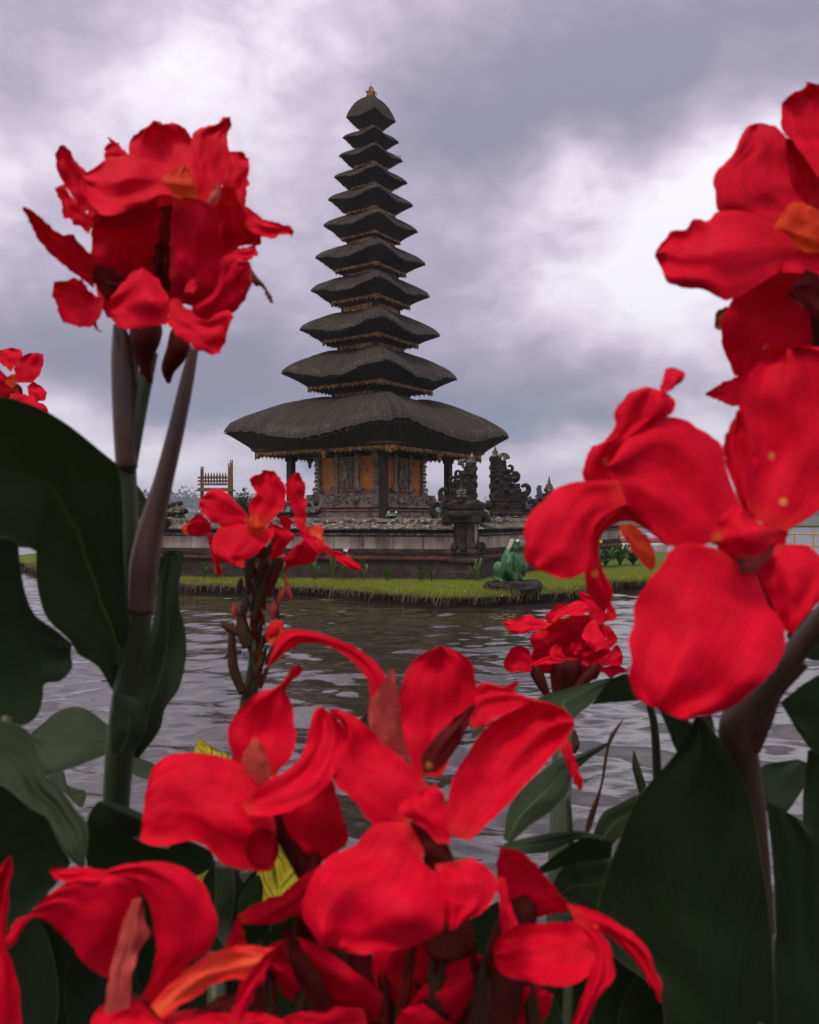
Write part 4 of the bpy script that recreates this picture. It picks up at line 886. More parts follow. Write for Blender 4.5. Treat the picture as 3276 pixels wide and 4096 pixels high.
pa([(940, 480), (930, 700), (930, 950), (930, 1130)], [(1290, 480), (1330, 640), (1290, 900), (1200, 1120)], zb=.016, gy=.4)
pa([(600, 640), (500, 860), (530, 1060), (600, 1200)], [(820, 640), (930, 860), (945, 1060), (920, 1200)], zb=.020, gy=.4)
pa([(860, 560), (700, 600), (560, 612), (500, 640)], [(900, 640), (760, 690), (620, 720), (520, 700)], zb=-.008, gy=.7)
sheet('stamen', 'A', [(960, 530), (905, 470), (888, 440), (950, 395), (1020, 358)], [(1085, 545), (1085, 460), (1050, 420), (1030, 365)], d, F, 'stamen', zb=-.03, gy=-.2, cup=-.2)
sheet('stamen', 'A', [(1135, 570), (1160, 520), (1190, 470), (1212, 445)], [(1200, 580), (1215, 520), (1216, 455)], d, F, 'pink', zb=-.014, gy=-.1, cup=-.3)
# leaves of the tall plant
def lf(pl, cr, A, B, d, **k):
    k.setdefault('mat', 'leaf'); k.setdefault('jag', 2.0); k.setdefault('rip', .8); k.setdefault('nu', 36); k.setdefault('nv', 18); return sheet('leaf', cr, A, B, d, pl, **k)
lf(PL, 'B', [(690, 1330), (672, 1000), (662, 600), (640, 372), (560, 290), (400, 158), (250, 60), (100, 5), (0, -15), (-260, 20)], [(700, 1570), (620, 1582), (530, 1440), (420, 1370), (380, 1300), (250, 1170), (200, 1000), (195, 840), (175, 802), (0, 786), (-300, 740)], .574, gx=.25, gy=.45, fold=.10, cup=.08)
lf(PL, 'B', [(690, 1900), (720, 1700), (740, 1500), (800, 1300), (840, 1100), (858, 900), (885, 822)], [(745, 1935), (860, 1780), (890, 1660), (962, 1560), (1002, 1400), (1000, 1250), (966, 1100), (972, 950), (995, 855), (975, 812), (930, 810)], .59, gx=-.3, gy=-.15, cup=.14)
lf(PL, 'B', [(600, 1900), (598, 1750), (618, 1572)], [(700, 1905), (765, 1835), (792, 1720), (762, 1632), (700, 1592)], .555, gx=.2, cup=-.2, nu=20)
lf(PL, 'B', [(880, 600), (905, 640), (930, 665)], [(870, 700), (900, 700), (928, 670)], .60, nu=10, nv=8)
lf(PL, 'B', [(725, 440), (770, 500), (800, 560)], [(735, 640), (775, 640), (800, 600)], .61, nu=12, nv=8)
# ---------------------------------------------------------------- leafy canna at the left edge (no flower in view)
PE = plant(-.36, .55, 'flowerless leafy canna with dark and pale green leaves beside the tallest canna')
lf(PE, 'B', [(-250, 700), (0, 735), (92, 770), (110, 900), (140, 1050), (190, 1160), (290, 1232), (388, 1312)], [(-250, 1700), (0, 1732), (120, 1757), (200, 1702), (230, 1602), (240, 1532), (330, 1512), (392, 1440), (378, 1400)], .50, gx=.1, gy=.35, cup=.08, fold=.06, mat='leaf_plain')
lf(PE, 'B', [(600, 1770), (540, 1715), (470, 1668), (400, 1654), (320, 1672), (240, 1735), (165, 1800)], [(585, 1905), (470, 1952), (360, 1992), (240, 2022), (190, 1950), (160, 1840)], .74, gy=-.75, gx=.1, fold=-.08, mat='leaf_plain')
lf(PE, 'B', [(700, 1905), (760, 1930), (830, 1960)], [(700, 2010), (770, 2040), (840, 2050)], .72, gy=-.7, nu=16, nv=10, mat='leaf_plain')
lf(PE, 'G', [(-220, 180), (0, 208), (120, 248), (160, 320), (200, 440), (290, 540), (350, 620), (404, 700), (390, 890)], [(-220, 400), (0, 502), (140, 612), (215, 656), (250, 722), (300, 822), (372, 890)], .44, gy=-.55, gx=.1, cup=.05, mat='leaf_plain')
lf(PE, 'G', [(-220, 390), (0, 498), (140, 608), (215, 652), (250, 718), (325, 865)], [(-260, 1400), (0, 1200), (120, 1100), (260, 960), (322, 872)], .45, gy=.5, gx=.1, cup=.1, mat='leaf_plain')
lf(PE, 'G', [(210, 450), (290, 440), (300, 500), (392, 532)], [(260, 520), (300, 545), (372, 612), (396, 562)], .80, gy=-.8, nu=16, nv=10, mat='leaf_plain')
stalk('stem', 'B', [(40, 1700, 30, .50), (0, 2000, 32, .50), (-60, 2400, 34, .51), (-160, 3300, 36, .53)], PE, 'stem'); to_ground(PE, 'B', -160, 3250, 36, .53)
lf(PE, 'G', [(400, 900), (395, 700), (430, 602), (468, 580), (500, 640), (560, 720)], [(560, 1080), (760, 990), (950, 900), (985, 850), (940, 792), (780, 792), (650, 775)], .58, gy=.6, nu=24, mat='leaf_plain')
lf(PE, 'G', [(478, 574), (560, 600), (660, 638), (760, 680)], [(485, 600), (515, 665), (570, 715), (660, 775), (780, 800)], .57, gy=-.6, nu=20, nv=12, mat='leaf_plain')
# ---------------------------------------------------------------- small flower in front of the pagoda wall
PS = plant(-.26, .80, 'canna with a small open red flower and brown buds in front of the wooden frame')
d = .75
stalk('stem', 'B', [(1415, 860, 20, .762), (1390, 1000, 34, .764), (1375, 1150, 26, .766), (1385, 1300, 32, .768), (1365, 1480, 38, .77), (1340, 1620, 46, .772), (1300, 2000, 48, .79)], PS, 'stem')
for k_ in range(34):
    yb = 1580 - k_ * 21 + RNG.normal(0, 8); xb = 1380 + (1400 - yb) * .04 + RNG.normal(0, 26); sg = -1 if k_ % 2 else 1; ln = RNG.uniform(110, 190); ox = sg * RNG.uniform(10, 70); wd_ = RNG.uniform(13, 27)
    sheet('bract', 'B', [(xb - wd_ * .6, yb), (xb - wd_ + ox * .4, yb - ln * .5), (xb + ox, yb - ln)], [(xb + wd_ * .6, yb), (xb + wd_ + ox * .4, yb - ln * .5), (xb + ox + 5, yb - ln)], .752 + .01 * RNG.random(), PS, ('bud', 'calyx', 'bud', 'stem')[k_ % 4], cup=-.35, nu=12, nv=8, gy=.1, jag=3); to_ground(PS, 'B', 1302, 1980, 48, .79)
F = flower(PS, 'S', 1090, 1180, 1040, 900, d, 60, 50)
def ps(A, B, **k): return sheet('petal', 'S', A, B, d, F, **k)
ps([(970, 770), (900, 690), (830, 630), (785, 560), (700, 520), (640, 498), (570, 530), (505, 590)], [(940, 870), (830, 870), (740, 870), (650, 850), (560, 790), (510, 730), (484, 650)], gx=.15, gy=-.2, cup=-.1, bow=-.05)
ps([(985, 800), (974, 690), (1000, 605), (1042, 570), (1015, 500), (988, 450), (1000, 390), (1080, 360), (1105, 322)], [(1130, 880), (1250, 770), (1322, 680), (1346, 590), (1322, 470), (1272, 390), (1222, 335), (1150, 318)], zb=.006, gy=-.2, cup=.12)
ps([(1440, 850), (1390, 680), (1350, 570), (1334, 470), (1370, 400), (1408, 352)], [(1530, 860), (1537, 690), (1532, 560), (1532, 470), (1492, 420), (1484, 350), (1450, 340)], zb=.002, gx=-.3, cup=-.15)
ps([(960, 860), (800, 836), (700, 862), (640, 960), (610, 1060), (620, 1150), (700, 1212), (790, 1236)], [(1130, 900), (1215, 900), (1225, 960), (1160, 1040), (1080, 1110), (1000, 1190), (940, 1222), (922, 1282), (850, 1266)], zb=-.006, gy=-.55, cup=-.12)
ps([(1150, 880), (1200, 1000), (1170, 1100), (1155, 1215)], [(1200, 840), (1320, 890), (1425, 960), (1360, 1060), (1245, 1205)], zb=.004, gy=.4, cup=-.15)
ps([(1270, 780), (1290, 860), (1340, 910)], [(1360, 765), (1400, 830), (1380, 900)], zb=.02, nu=14, nv=8)
ps([(1400, 780), (1470, 930), (1540, 1070), (1640, 1150)], [(1510, 800), (1575, 950), (1680, 1040), (1724, 1110), (1700, 1148)], zb=-.012, gx=.2, gy=-.4, cup=-.2)
ps([(1530, 880), (1580, 960), (1650, 1010), (1700, 1045)], [(1560, 872), (1640, 868), (1690, 864), (1702, 960), (1722, 1042)], zb=.006, mat='orange_petal', gy=-.4)
ps([(1320, 1310), (1340, 1180), (1420, 1080), (1500, 1010)], [(1440, 1262), (1600, 1240), (1640, 1150), (1560, 1040)], zb=.012, gy=.6, cup=-.2)
sheet('petal', 'T', [(720, 700), (790, 752), (850, 780), (909, 824)], [(725, 745), (800, 792), (850, 832), (900, 842)], d, F, zb=.0, gy=-.5, cup=-.2)
ps([(600, 850), (520, 770), (470, 742), (420, 790), (375, 840)], [(600, 920), (520, 970), (450, 975), (385, 945), (360, 890)], zb=.024, gy=.5, cup=-.2)
ps([(360, 830), (330, 870), (318, 905)], [(390, 960), (350, 950), (322, 915)], zb=.026, mat='orange_petal', nu=10, nv=8)
ps([(555, 940), (590, 1080), (620, 1200), (655, 1345)], [(620, 960), (640, 1080), (680, 1220), (720, 1345)], zb=.02, gy=.3, cup=-.3)
sheet('stamen', 'S', [(980, 930), (938, 860), (945, 815), (990, 768)], [(1060, 960), (1135, 900), (1105, 800), (1050, 748)], d, F, 'stamen', zb=-.016, gy=-.2, cup=-.4)
for (a_, b_, m_) in (([(880, 1500, 20), (890, 1440, 34), (900, 1385, 12)], 0, 'bud'), ([(960, 1480, 20), (975, 1360, 45), (985, 1250, 40), (1010, 1180, 20)], 0, 'bud'), ([(1160, 1560, 20), (1200, 1440, 40), (1240, 1330, 42), (1300, 1200, 30)], 0, 'calyx'),
                     ([(1260, 1640, 16), (1300, 1540, 34), (1340, 1470, 12)], 0, 'pink'), ([(1320, 1345, 12), (1350, 1450, 24), (1380, 1560, 22), (1392, 1625, 6)], 0, 'pink'), ([(830, 1760, 22), (835, 1690, 30), (840, 1630, 12)], 0, 'pink'), ([(920, 1760, 20), (930, 1660, 40), (945, 1600, 14)], 0, 'bud'), ([(1200, 1780, 24), (1220, 1680, 44), (1230, 1590, 12)], 0, 'pink'), ([(1150, 1130, 30), (1175, 1080, 26), (1180, 1040, 8)], 0, 'bud'), ([(1230, 1560, 14), (1250, 1700, 26), (1270, 1800, 10)], 0, 'bud')):
    stalk('bud', 'S', [(x, y, r, .752) for x, y, r in a_], PS, m_, 9)
for pts in ([(1190, 1190, 6), (1230, 1225, 24), (1300, 1260, 22), (1350, 1290, 30)], [(1250, 1200, 10), (1250, 1330, 24), (1260, 1450, 28), (1310, 1580, 24)], [(1300, 1140, 20), (1310, 1240, 36), (1340, 1330, 34)], [(1205, 1400, 4), (1240, 1365, 10), (1300, 1355, 12)]):
    stalk('bud', 'B', [(x, y, r, .756) for x, y, r in pts], PS, 'bud', 9)
stalk('bud', 'B', [(1450, 1300, 20, .75), (1470, 1250, 40, .75), (1500, 1215, 36, .75), (1525, 1200, 10, .75)], PS, 'orange_petal', 9)
sheet('petal', 'B', [(1440, 1290), (1445, 1240), (1480, 1195)], [(1470, 1330), (1530, 1280), (1540, 1230)], .745, F, 'orange_petal', nu=12, nv=8)
# ---------------------------------------------------------------- far flower at the left edge
PF = plant(-.58, 1.12, 'distant canna with a red flower peeking over the huge dark leaf')
d = 1.1; F = flower(PF, 'A', 80, 1900, 90, 1600, d, 30, 40)
def pf(A, B, **k): return sheet('petal', 'A', A, B, d, F, nu=16, nv=10, **k)
pf([(60, 1500), (0, 1450), (-60, 1420), (-20, 1385)], [(100, 1440), (125, 1405), (110, 1378), (60, 1366)], gy=-.3, zb=.01)
pf([(90, 1560), (80, 1470), (110, 1420), (160, 1395)], [(180, 1560), (225, 1500), (240, 1440), (235, 1400), (190, 1395)], gy=-.1)
pf([(60, 1560), (0, 1480), (-90, 1450), (-120, 1500)], [(60, 1620), (0, 1600), (-80, 1600), (-130, 1560)], gy=.2)
pf([(150, 1580), (180, 1560), (220, 1570)], [(160, 1660), (240, 1660), (258, 1610)], gy=-.3)
pf([(60, 1620), (140, 1620), (200, 1650), (262, 1700)], [(40, 1680), (140, 1720), (230, 1740), (268, 1722)], gy=-.5, zb=-.01)
pf([(100, 1590), (120, 1640), (180, 1660)], [(-40, 1600), (0, 1700), (120, 1760)], gy=.3)
sheet('stamen', 'A', [(30, 1560), (40, 1530), (75, 1510)], [(70, 1590), (90, 1560), (95, 1520)], d, F, 'stamen', zb=-.02, nu=10, nv=8)
to_ground(PF, 'A', 80, 1890, 30, 1.11)
# ---------------------------------------------------------------- right-hand plant: two big flowers
PR = plant(.22, .56, 'canna carrying two very large open red flowers, one above the other')
d = .47; F = flower(PR, 'C', 1700, 1500, 1690, 1120, d + .01, 60, 60)
def pc(A, B, **k): return sheet('petal', 'C', A, B, d, F, **k)
pc([(1720, 620), (1590, 440), (1540, 390), (1519, 320), (1525, 230), (1572, 172), (1640, 135), (1655, 102)], [(2020, 620), (2020, 400), (1950, 200), (1800, 140), (1690, 110)], zb=.0, gy=-.15, cup=.1)
pc([(1520, 890), (1280, 830), (1180, 800), (1160, 690), (1149, 650), (1180, 580), (1262, 490), (1290, 420), (1332, 350), (1385, 328)], [(1660, 790), (1570, 640), (1548, 480), (1536, 395), (1480, 343), (1410, 326)], zb=.004, gy=-.2, gx=.15, cup=-.08, bow=-.03)
pc([(1570, 800), (1550, 600), (1538, 400)], [(1950, 880), (1900, 600), (1720, 510), (1560, 410)], zb=.022, gy=.25)
pc([(1640, 960), (1450, 850), (1280, 798), (1170, 808), (1120, 850), (1045, 850), (1000, 902), (940, 903), (890, 960), (844, 1010)], [(1640, 1090), (1540, 1110), (1430, 1180), (1270, 1272), (1190, 1272), (1100, 1232), (1020, 1222), (898, 1186), (875, 1130), (836, 1050)], zb=-.008, gy=-.35, gx=.15, cup=-.1, bow=-.03)
pc([(1660, 1090), (1450, 1150), (1300, 1220), (1240, 1310), (1194, 1400), (1196, 1480), (1222, 1600), (1272, 1692)], [(1900, 1090), (1920, 1300), (1850, 1500), (1740, 1640), (1550, 1700), (1400, 1710)], zb=-.002, gy=.55, cup=-.1)
pc([(1620, 1130), (1525, 1130), (1560, 1060), (1625, 1012)], [(1650, 1150), (1760, 1140), (1880, 1080), (1724, 1008)], zb=-.02, gy=-.5)
pc([(1650, 1120), (1560, 1250), (1600, 1300)], [(1720, 1140), (1760, 1300), (1740, 1400)], zb=-.022, mat='calyx', gy=.3)
pc([(1420, 860), (1450, 1000), (1500, 1150)], [(1800, 700), (1850, 950), (1800, 1200)], zb=.014, gy=.2)
sheet('stamen', 'C', [(1640, 1020), (1540, 925), (1488, 890), (1560, 770), (1640, 758)], [(1760, 1030), (1850, 960), (1800, 850), (1724, 798)], d, F, 'stamen', zb=-.022, gy=-.2, cup=-.15)
pc([(1260, 1310), (1200, 1330), (1165, 1350)], [(1250, 1430), (1190, 1446), (1158, 1430)], zb=.03, mat='wither', nu=12, nv=8)
pc([(1420, 1650), (1300, 1690), (1200, 1732), (1114, 1784)], [(1360, 1830), (1285, 1856), (1220, 1846), (1150, 1812), (1110, 1792)], zb=.006, gy=-.3, cup=.1)
stalk('stem', 'C', [(1700, 1180, 30, .475), (1730, 1400, 45, .48), (1750, 1700, 50, .50)], PR, 'bud')
d = .415; F = flower(PR, 'E', 1500, 1330, 1400, 1040, d + .01, 40, 70)
def pe(A, B, **k): return sheet('petal', 'E', A, B, d, F, **k)
pe([(1390, 850), (1330, 650), (1362, 480), (1332, 330), (1322, 262), (1360, 150), (1408, 76), (1480, 20), (1553, -10)], [(1560, 910), (1720, 812), (1830, 700), (1960, 500), (1960, 250), (1860, 50), (1724, -15), (1600, -14)], zb=.010, gy=-.12, cup=.10, gx=-.1)
pe([(1360, 840), (1270, 620), (1244, 480), (1270, 390), (1318, 300)], [(1440, 840), (1420, 600), (1390, 450), (1345, 305)], zb=.018, gy=.0)
pe([(1370, 860), (1280, 650), (1240, 490), (1180, 430), (1110, 390), (1080, 355), (1000, 333), (900, 340), (800, 390), (720, 480), (660, 560)], [(1200, 960), (1085, 995), (970, 970), (870, 880), (780, 790), (700, 730), (660, 640)], zb=-.004, gx=.10, gy=-.25, cup=-.10, bow=-.02)
pe([(700, 680), (560, 660), (548, 570), (582, 490), (650, 462), (700, 380), (696, 320), (740, 250), (790, 205), (860, 183)], [(790, 640), (760, 500), (830, 430), (910, 350), (990, 318), (1002, 262), (975, 222), (910, 195)], zb=.010, gx=-.1, gy=.15, cup=-.15)
pe([(760, 345), (860, 275), (918, 228), (938, 150), (950, 95)], [(800, 330), (900, 282), (952, 218), (1002, 190), (1052, 130), (1030, 100), (985, 86)], zb=.002, gx=-.2, mat='petal', cup=-.3, gy=-.3)
pe([(720, 650), (560, 656), (480, 668), (400, 700), (320, 775), (262, 840), (248, 920), (250, 1045), (300, 1095)], [(760, 770), (650, 830), (597, 900), (580, 1000), (550, 1112), (470, 1147), (400, 1137), (330, 1106)], zb=-.012, gy=-.35, gx=.1, cup=-.14)
pe([(990, 950), (880, 845), (780, 755), (680, 785), (598, 880), (552, 1050), (558, 1180), (610, 1285), (640, 1312)], [(965, 990), (868, 905), (770, 862), (692, 872), (632, 940), (622, 1020), (652, 1130), (692, 1220), (672, 1290)], zb=.012, gy=.35, cup=-.2)
pe([(1200, 990), (1060, 965), (980, 1000), (930, 1080), (850, 1182), (800, 1282), (793, 1370), (768, 1460), (780, 1560), (770, 1642), (812, 1742), (888, 1786)], [(1400, 1090), (1462, 1250), (1512, 1330), (1556, 1420), (1542, 1520), (1482, 1622), (1402, 1702), (1320, 1772), (1212, 1822), (1112, 1836), (1060, 1857), (985, 1832)], zb=-.014, gy=-.32, cup=-.08, bow=-.02)
pe([(1390, 1060), (1420, 1140), (1482, 1262), (1552, 1402), (1580, 1425)], [(1520, 970), (1650, 978), (1730, 1030), (1770, 1120), (1745, 1235), (1655, 1342), (1590, 1425)], zb=-.008, gx=-.25, gy=-.3, cup=-.15)
pe([(1150, 900), (1200, 980), (1300, 1060)], [(1560, 860), (1560, 960), (1460, 1080)], zb=.012, gy=.2)
pe([(560, 560), (600, 640), (660, 760)], [(820, 440), (820, 600), (760, 780)], zb=.014, gy=.2)
pe([(715, 885), (775, 985), (835, 1065), (880, 1112)], [(780, 868), (862, 930), (898, 1020), (902, 1085)], zb=.035, mat='orange_petal', gy=.1)
pe([(1330, 1120), (1300, 1020), (1250, 965)], [(1420, 1110), (1500, 1000), (1470, 960)], zb=-.020, mat='calyx', gy=-.3, cup=.4, nu=14, nv=10)  # maroon sheet painting the dark hollow of the throat
sheet('stamen', 'E', [(1330, 1040), (1230, 970), (1178, 935), (1230, 850), (1290, 778)], [(1420, 1040), (1490, 970), (1520, 900), (1420, 868), (1395, 815)], d, F, 'petal', zb=-.034, gy=-.25, cup=-.25)
sheet('stamen', 'E', [(1180, 950), (1175, 930), (1210, 905)], [(1240, 960), (1250, 930), (1235, 905)], d, F, 'orange_petal', zb=-.045, nu=8, nv=6)
stalk('stem', 'E', [(1880, 1180, 46, .43), (1760, 1330, 60, .44), (1640, 1470, 58, .45), (1500, 1640, 66, .46), (1370, 1790, 76, .47), (1310, 1900, 86, .48), (1340, 2080, 84, .49), (1380, 2400, 80, .50), (1420, 2900, 78, .51)], PR, 'stem_red')
stalk('stem', 'E', [(1640, 1560, 40, .462), (1480, 1700, 66, .468), (1400, 1850, 84, .478), (1372, 1990, 60, .485)], PR, 'bud')
to_ground(PR, 'E', 1420, 2880, 78, .51)
# leaves right
lf(PR, 'N', [(1395, 2250), (1390, 2100), (1290, 2010), (1256, 1935), (1272, 1855), (1300, 1778), (1342, 1680), (1420, 1588), (1464, 1508)], [(1640, 2300), (1625, 1960), (1602, 1800), (1580, 1680), (1530, 1580), (1482, 1512)], .52, gy=.28, gx=-.2, fold=-.06, cup=.06, mat='leaf_plain')
lf(PR, 'N', [(1590, 2250), (1630, 2000), (1625, 1800), (1612, 1685)], [(1760, 2250), (1740, 2000), (1735, 1800), (1690, 1728)], .56, gy=.2, gx=.3, mat='leaf_plain')
lf(PR, 'E', [(1900, 1560), (1700, 1640), (1530, 1765)], [(1960, 2100), (1820, 2060), (1690, 2008), (1600, 1885)], .54, gy=.3, mat='leaf_plain')
lf(PR, 'E', [(1560, 1430), (1620, 1350), (1760, 1260)], [(1580, 1470), (1700, 1560), (1880, 1500)], .50, gy=.2, nu=16, nv=10, mat='leaf_plain')
lf(PR, 'E', [(1090, 2100), (1010, 2010), (960, 1890), (915, 1785)], [(1180, 2100), (1140, 1960), (1080, 1870), (990, 1800)], .50, gy=.3, nu=20, nv=10, mat='leaf_plain')
lf(PR, 'E', [(1040, 2120), (1060, 1980), (1110, 1840)], [(1250, 2120), (1215, 1980), (1190, 1830)], .49, gy=-.15, gx=-.3, nu=20, nv=10, mat='leaf_plain')
lf(PR, 'N', [(1600, 1700), (1600, 1650), (1605, 1612), (1680, 1598)], [(1640, 1720), (1665, 1700), (1700, 1640), (1698, 1605)], .62, gy=-.4, nu=14, nv=8, mat='leaf_plain')
lf(PR, 'N', [(1800, 2300), (1700, 2000), (1690, 1700), (1700, 1580)], [(1900, 2300), (1900, 1900), (1820, 1600), (1760, 1560)], .6, gy=.1, mat='leaf_plain')
# ---------------------------------------------------------------- small cluster, right of centre
PC = plant(.16, 1.05, 'canna with a small many-flowered red cluster standing over the water')
d = 1.0; F = flower(PC, 'R', 830, 1120, 840, 800, d, 90, 150)
def pr(A, B, **k):
    k.setdefault('nu', 20); k.setdefault('nv', 12); return sheet('petal', 'R', A, B, d, F, jag=2, **k)
stalk('ovary', 'R', [(690, 1080, 26, 1.0), (640, 980, 46, 1.0), (595, 880, 50, 1.0), (575, 820, 8, 1.0)], F, 'calyx'); stalk('ovary', 'R', [(900, 1060, 40, 1.0), (980, 950, 50, 1.0), (1070, 870, 44, 1.0), (1110, 820, 8, 1.0)], F, 'calyx')
pr([(720, 500), (640, 460), (600, 455), (550, 418), (500, 430), (440, 455), (370, 465), (327, 478)], [(670, 540), (580, 547), (500, 577), (420, 582), (380, 562), (338, 510)], zb=-.004, gy=-.7, cup=-.1)
pr([(720, 520), (668, 440), (720, 388), (780, 335), (842, 332)], [(790, 480), (820, 410), (857, 345)], zb=.012)
pr([(1040, 520), (1020, 400), (990, 330), (950, 290), (944, 238)], [(1150, 500), (1160, 380), (1112, 310), (1082, 270), (1010, 258), (962, 236)], zb=.004, gy=-.2)
pr([(1140, 490), (1180, 360), (1200, 328)], [(1170, 478), (1232, 466), (1254, 430), (1232, 370)], zb=.008, gy=-.2)
pr([(700, 500), (700, 640), (740, 760), (780, 830)], [(1010, 450), (990, 600), (960, 700), (930, 800)], zb=.004, gy=.5)
pr([(722, 470), (790, 398), (860, 345), (930, 311), (992, 325), (1026, 370)], [(740, 480), (800, 445), (870, 428), (950, 432), (1000, 412), (1030, 388)], zb=-.02, gy=-1.2, cup=-.1)
pr([(575, 560), (546, 620), (570, 690), (620, 752)], [(690, 548), (708, 640), (692, 742)], zb=-.012, gy=.3, cup=-.3)
pr([(575, 820), (545, 720), (510, 684), (460, 673), (400, 690), (360, 750), (334, 800)], [(560, 880), (520, 892), (450, 882), (390, 897), (345, 862), (330, 822)], zb=-.010, gy=.1, cup=.15)
pr([(840, 790), (740, 788), (703, 740), (720, 690), (760, 658)], [(990, 804), (900, 775), (832, 762), (802, 690)], zb=-.03, gy=-.3)
pr([(840, 775), (720, 758), (640, 780), (544, 840)], [(830, 800), (760, 818), (640, 832), (550, 846)], zb=-.028, gy=-1.0)
pr([(1045, 470), (1000, 520), (968, 600), (1010, 650), (1060, 716)], [(1085, 470), (1122, 560), (1162, 620), (1197, 690), (1182, 722), (1100, 727)], zb=-.025, gy=-.5, cup=-.1)
pr([(1130, 520), (1160, 600), (1205, 692)], [(1160, 505), (1202, 530), (1252, 600), (1257, 645)], zb=-.008, gy=-.1, cup=.1)
pr([(1100, 800), (1180, 740), (1250, 668), (1292, 720)], [(1130, 840), (1222, 838), (1282, 832), (1307, 780)], zb=-.012, gy=-.3)
pr([(1090, 860), (1200, 840), (1280, 835), (1345, 890)], [(1100, 890), (1150, 895), (1200, 937), (1265, 902)], zb=-.004, gy=.2)
pr([(1120, 830), (1060, 900), (1000, 960), (930, 1000)], [(1130, 870), (1080, 950), (1040, 950), (960, 1010)], zb=.0, mat='calyx', gy=.3)
pr([(930, 660), (880, 650), (870, 700)], [(960, 650), (970, 700), (920, 760)], zb=-.012)
pr([(640, 480), (600, 620), (560, 760), (540, 870)], [(900, 440), (860, 600), (800, 780), (760, 900)], zb=.012, gy=.4)
pr([(860, 430), (860, 600), (850, 760), (800, 900)], [(1130, 420), (1160, 600), (1170, 720), (1120, 880)], zb=.014, gy=.4)
pr([(1000, 640), (980, 740), (960, 860)], [(1180, 620), (1200, 720), (1140, 850)], zb=-.004, gy=.3)
pr([(560, 740), (560, 830), (600, 900)], [(760, 740), (780, 830), (740, 900)], zb=-.006, gy=.5)
to_ground(PC, 'R', 830, 1110, 80, 1.01)
lf(PC, 'H', [(1280, 520), (1130, 432), (1250, 385), (1380, 350), (1462, 333)], [(1290, 510), (1310, 490), (1370, 440), (1450, 345)], .70, gy=-.7, nu=20, nv=10)
lf(PC, 'H', [(1600, 400), (1540, 332), (1500, 320), (1440, 345)], [(1640, 425), (1560, 434), (1450, 442), (1365, 450)], .70, gy=.6, nu=20, nv=10)
stalk('stem', 'H', [(1600, 410, 14, .70), (1640, 600, 18, .72), (1660, 1200, 22, .8)], PC, 'stem'); to_ground(PC, 'H', 1660, 1190, 22, .8)
# ---------------------------------------------------------------- big flower in the middle of the foreground
PM = plant(.03, .48, 'foreground canna with a very large open red flower, middle of the picture bottom'.replace(', middle of the picture bottom', ' and a drooping one below it'))
d = .405; F = flower(PM, 'H', 760, 1500, 700, 1080, d + .015, 110, 70)
def ph(A, B, **k): return sheet('petal', 'H', A, B, d, F, **k)
ph([(515, 430), (480, 330), (430, 268), (330, 193), (200, 146), (100, 126), (38, 144), (-18, 234), (-36, 305)], [(405, 480), (410, 400), (390, 330), (320, 252), (220, 197), (120, 187), (60, 217), (-18, 284)], zb=.030, gy=-.2, cup=-.2)
ph([(540, 680), (440, 600), (410, 540), (404, 450)], [(575, 680), (546, 520), (530, 400), (506, 288)], zb=.024, mat='pink', cup=-.25, gy=.1)
ph([(600, 760), (560, 620), (545, 500), (539, 390), (570, 310), (622, 240), (700, 198)], [(720, 760), (790, 620), (860, 500), (884, 420), (862, 330), (842, 260), (782, 223), (722, 196)], zb=.012, gy=-.12, cup=.12)
ph([(850, 500), (862, 400), (900, 353), (980, 370), (1050, 342)], [(900, 560), (960, 425), (1022, 407), (1048, 358)], zb=.022, gy=-.2)
ph([(850, 545), (872, 420), (1000, 398), (1150, 438), (1250, 470)], [(850, 560), (925, 525), (1000, 488), (1060, 462), (1150, 462)], zb=.008, gy=-.5)
ph([(735, 1010), (745, 860), (770, 760), (842, 640), (910, 550), (990, 495), (1060, 455), (1150, 440), (1242, 468), (1288, 512)], [(840, 1040), (932, 952), (1002, 882), (1082, 792), (1182, 692), (1262, 592), (1292, 540)], zb=-.010, gy=-.45, gx=-.05, cup=.08)
ph([(640, 750), (640, 660), (720, 560), (862, 438)], [(700, 740), (745, 690), (802, 612), (866, 455)], zb=.002, mat='calyx', cup=-.3)
ph([(670, 810), (560, 690), (450, 598), (370, 520), (300, 480), (238, 466)], [(560, 975), (432, 972), (350, 880), (270, 800), (238, 740), (268, 650), (298, 560), (240, 484)], zb=.004, gy=-.35, gx=-.15, cup=-.06)
ph([(700, 1050), (640, 985), (560, 932), (530, 890), (600, 838)], [(760, 1050), (742, 950), (732, 850), (692, 793)], zb=-.030, gy=-.4, cup=-.2)
ph([(580, 960), (430, 968), (340, 1060), (230, 1110), (150, 1212), (119, 1312), (150, 1422), (195, 1484)], [(640, 1070), (645, 1150), (722, 1200), (732, 1300), (726, 1400), (682, 1452), (570, 1502), (440, 1512), (382, 1527), (280, 1507)], zb=-.018, gy=-.42, cup=-.12, bow=-.02)
ph([(690, 1140), (702, 1250), (732, 1350), (752, 1424)], [(850, 1110), (922, 1160), (958, 1222), (942, 1292), (862, 1362), (790, 1412)], zb=-.022, gy=-.5, cup=-.2)
ph([(610, 1080), (560, 1000), (600, 950)], [(760, 1120), (720, 1010), (660, 960)], zb=-.012, mat='calyx', cup=.3, nu=12, nv=8)
F2 = flower(PM, 'H', 900, 1900, 1060, 1330, d + .02, 120, 90)
def p2(A, B, **k): return sheet('petal', 'H', A, B, d + .012, F2, **k)
p2([(968, 1066), (956, 1180), (1000, 1320), (1040, 1380)], [(985, 1064), (1060, 1086), (1132, 1150), (1202, 1232), (1272, 1312), (1252, 1345), (1120, 1370)], zb=.006, gy=.45, cup=-.1)
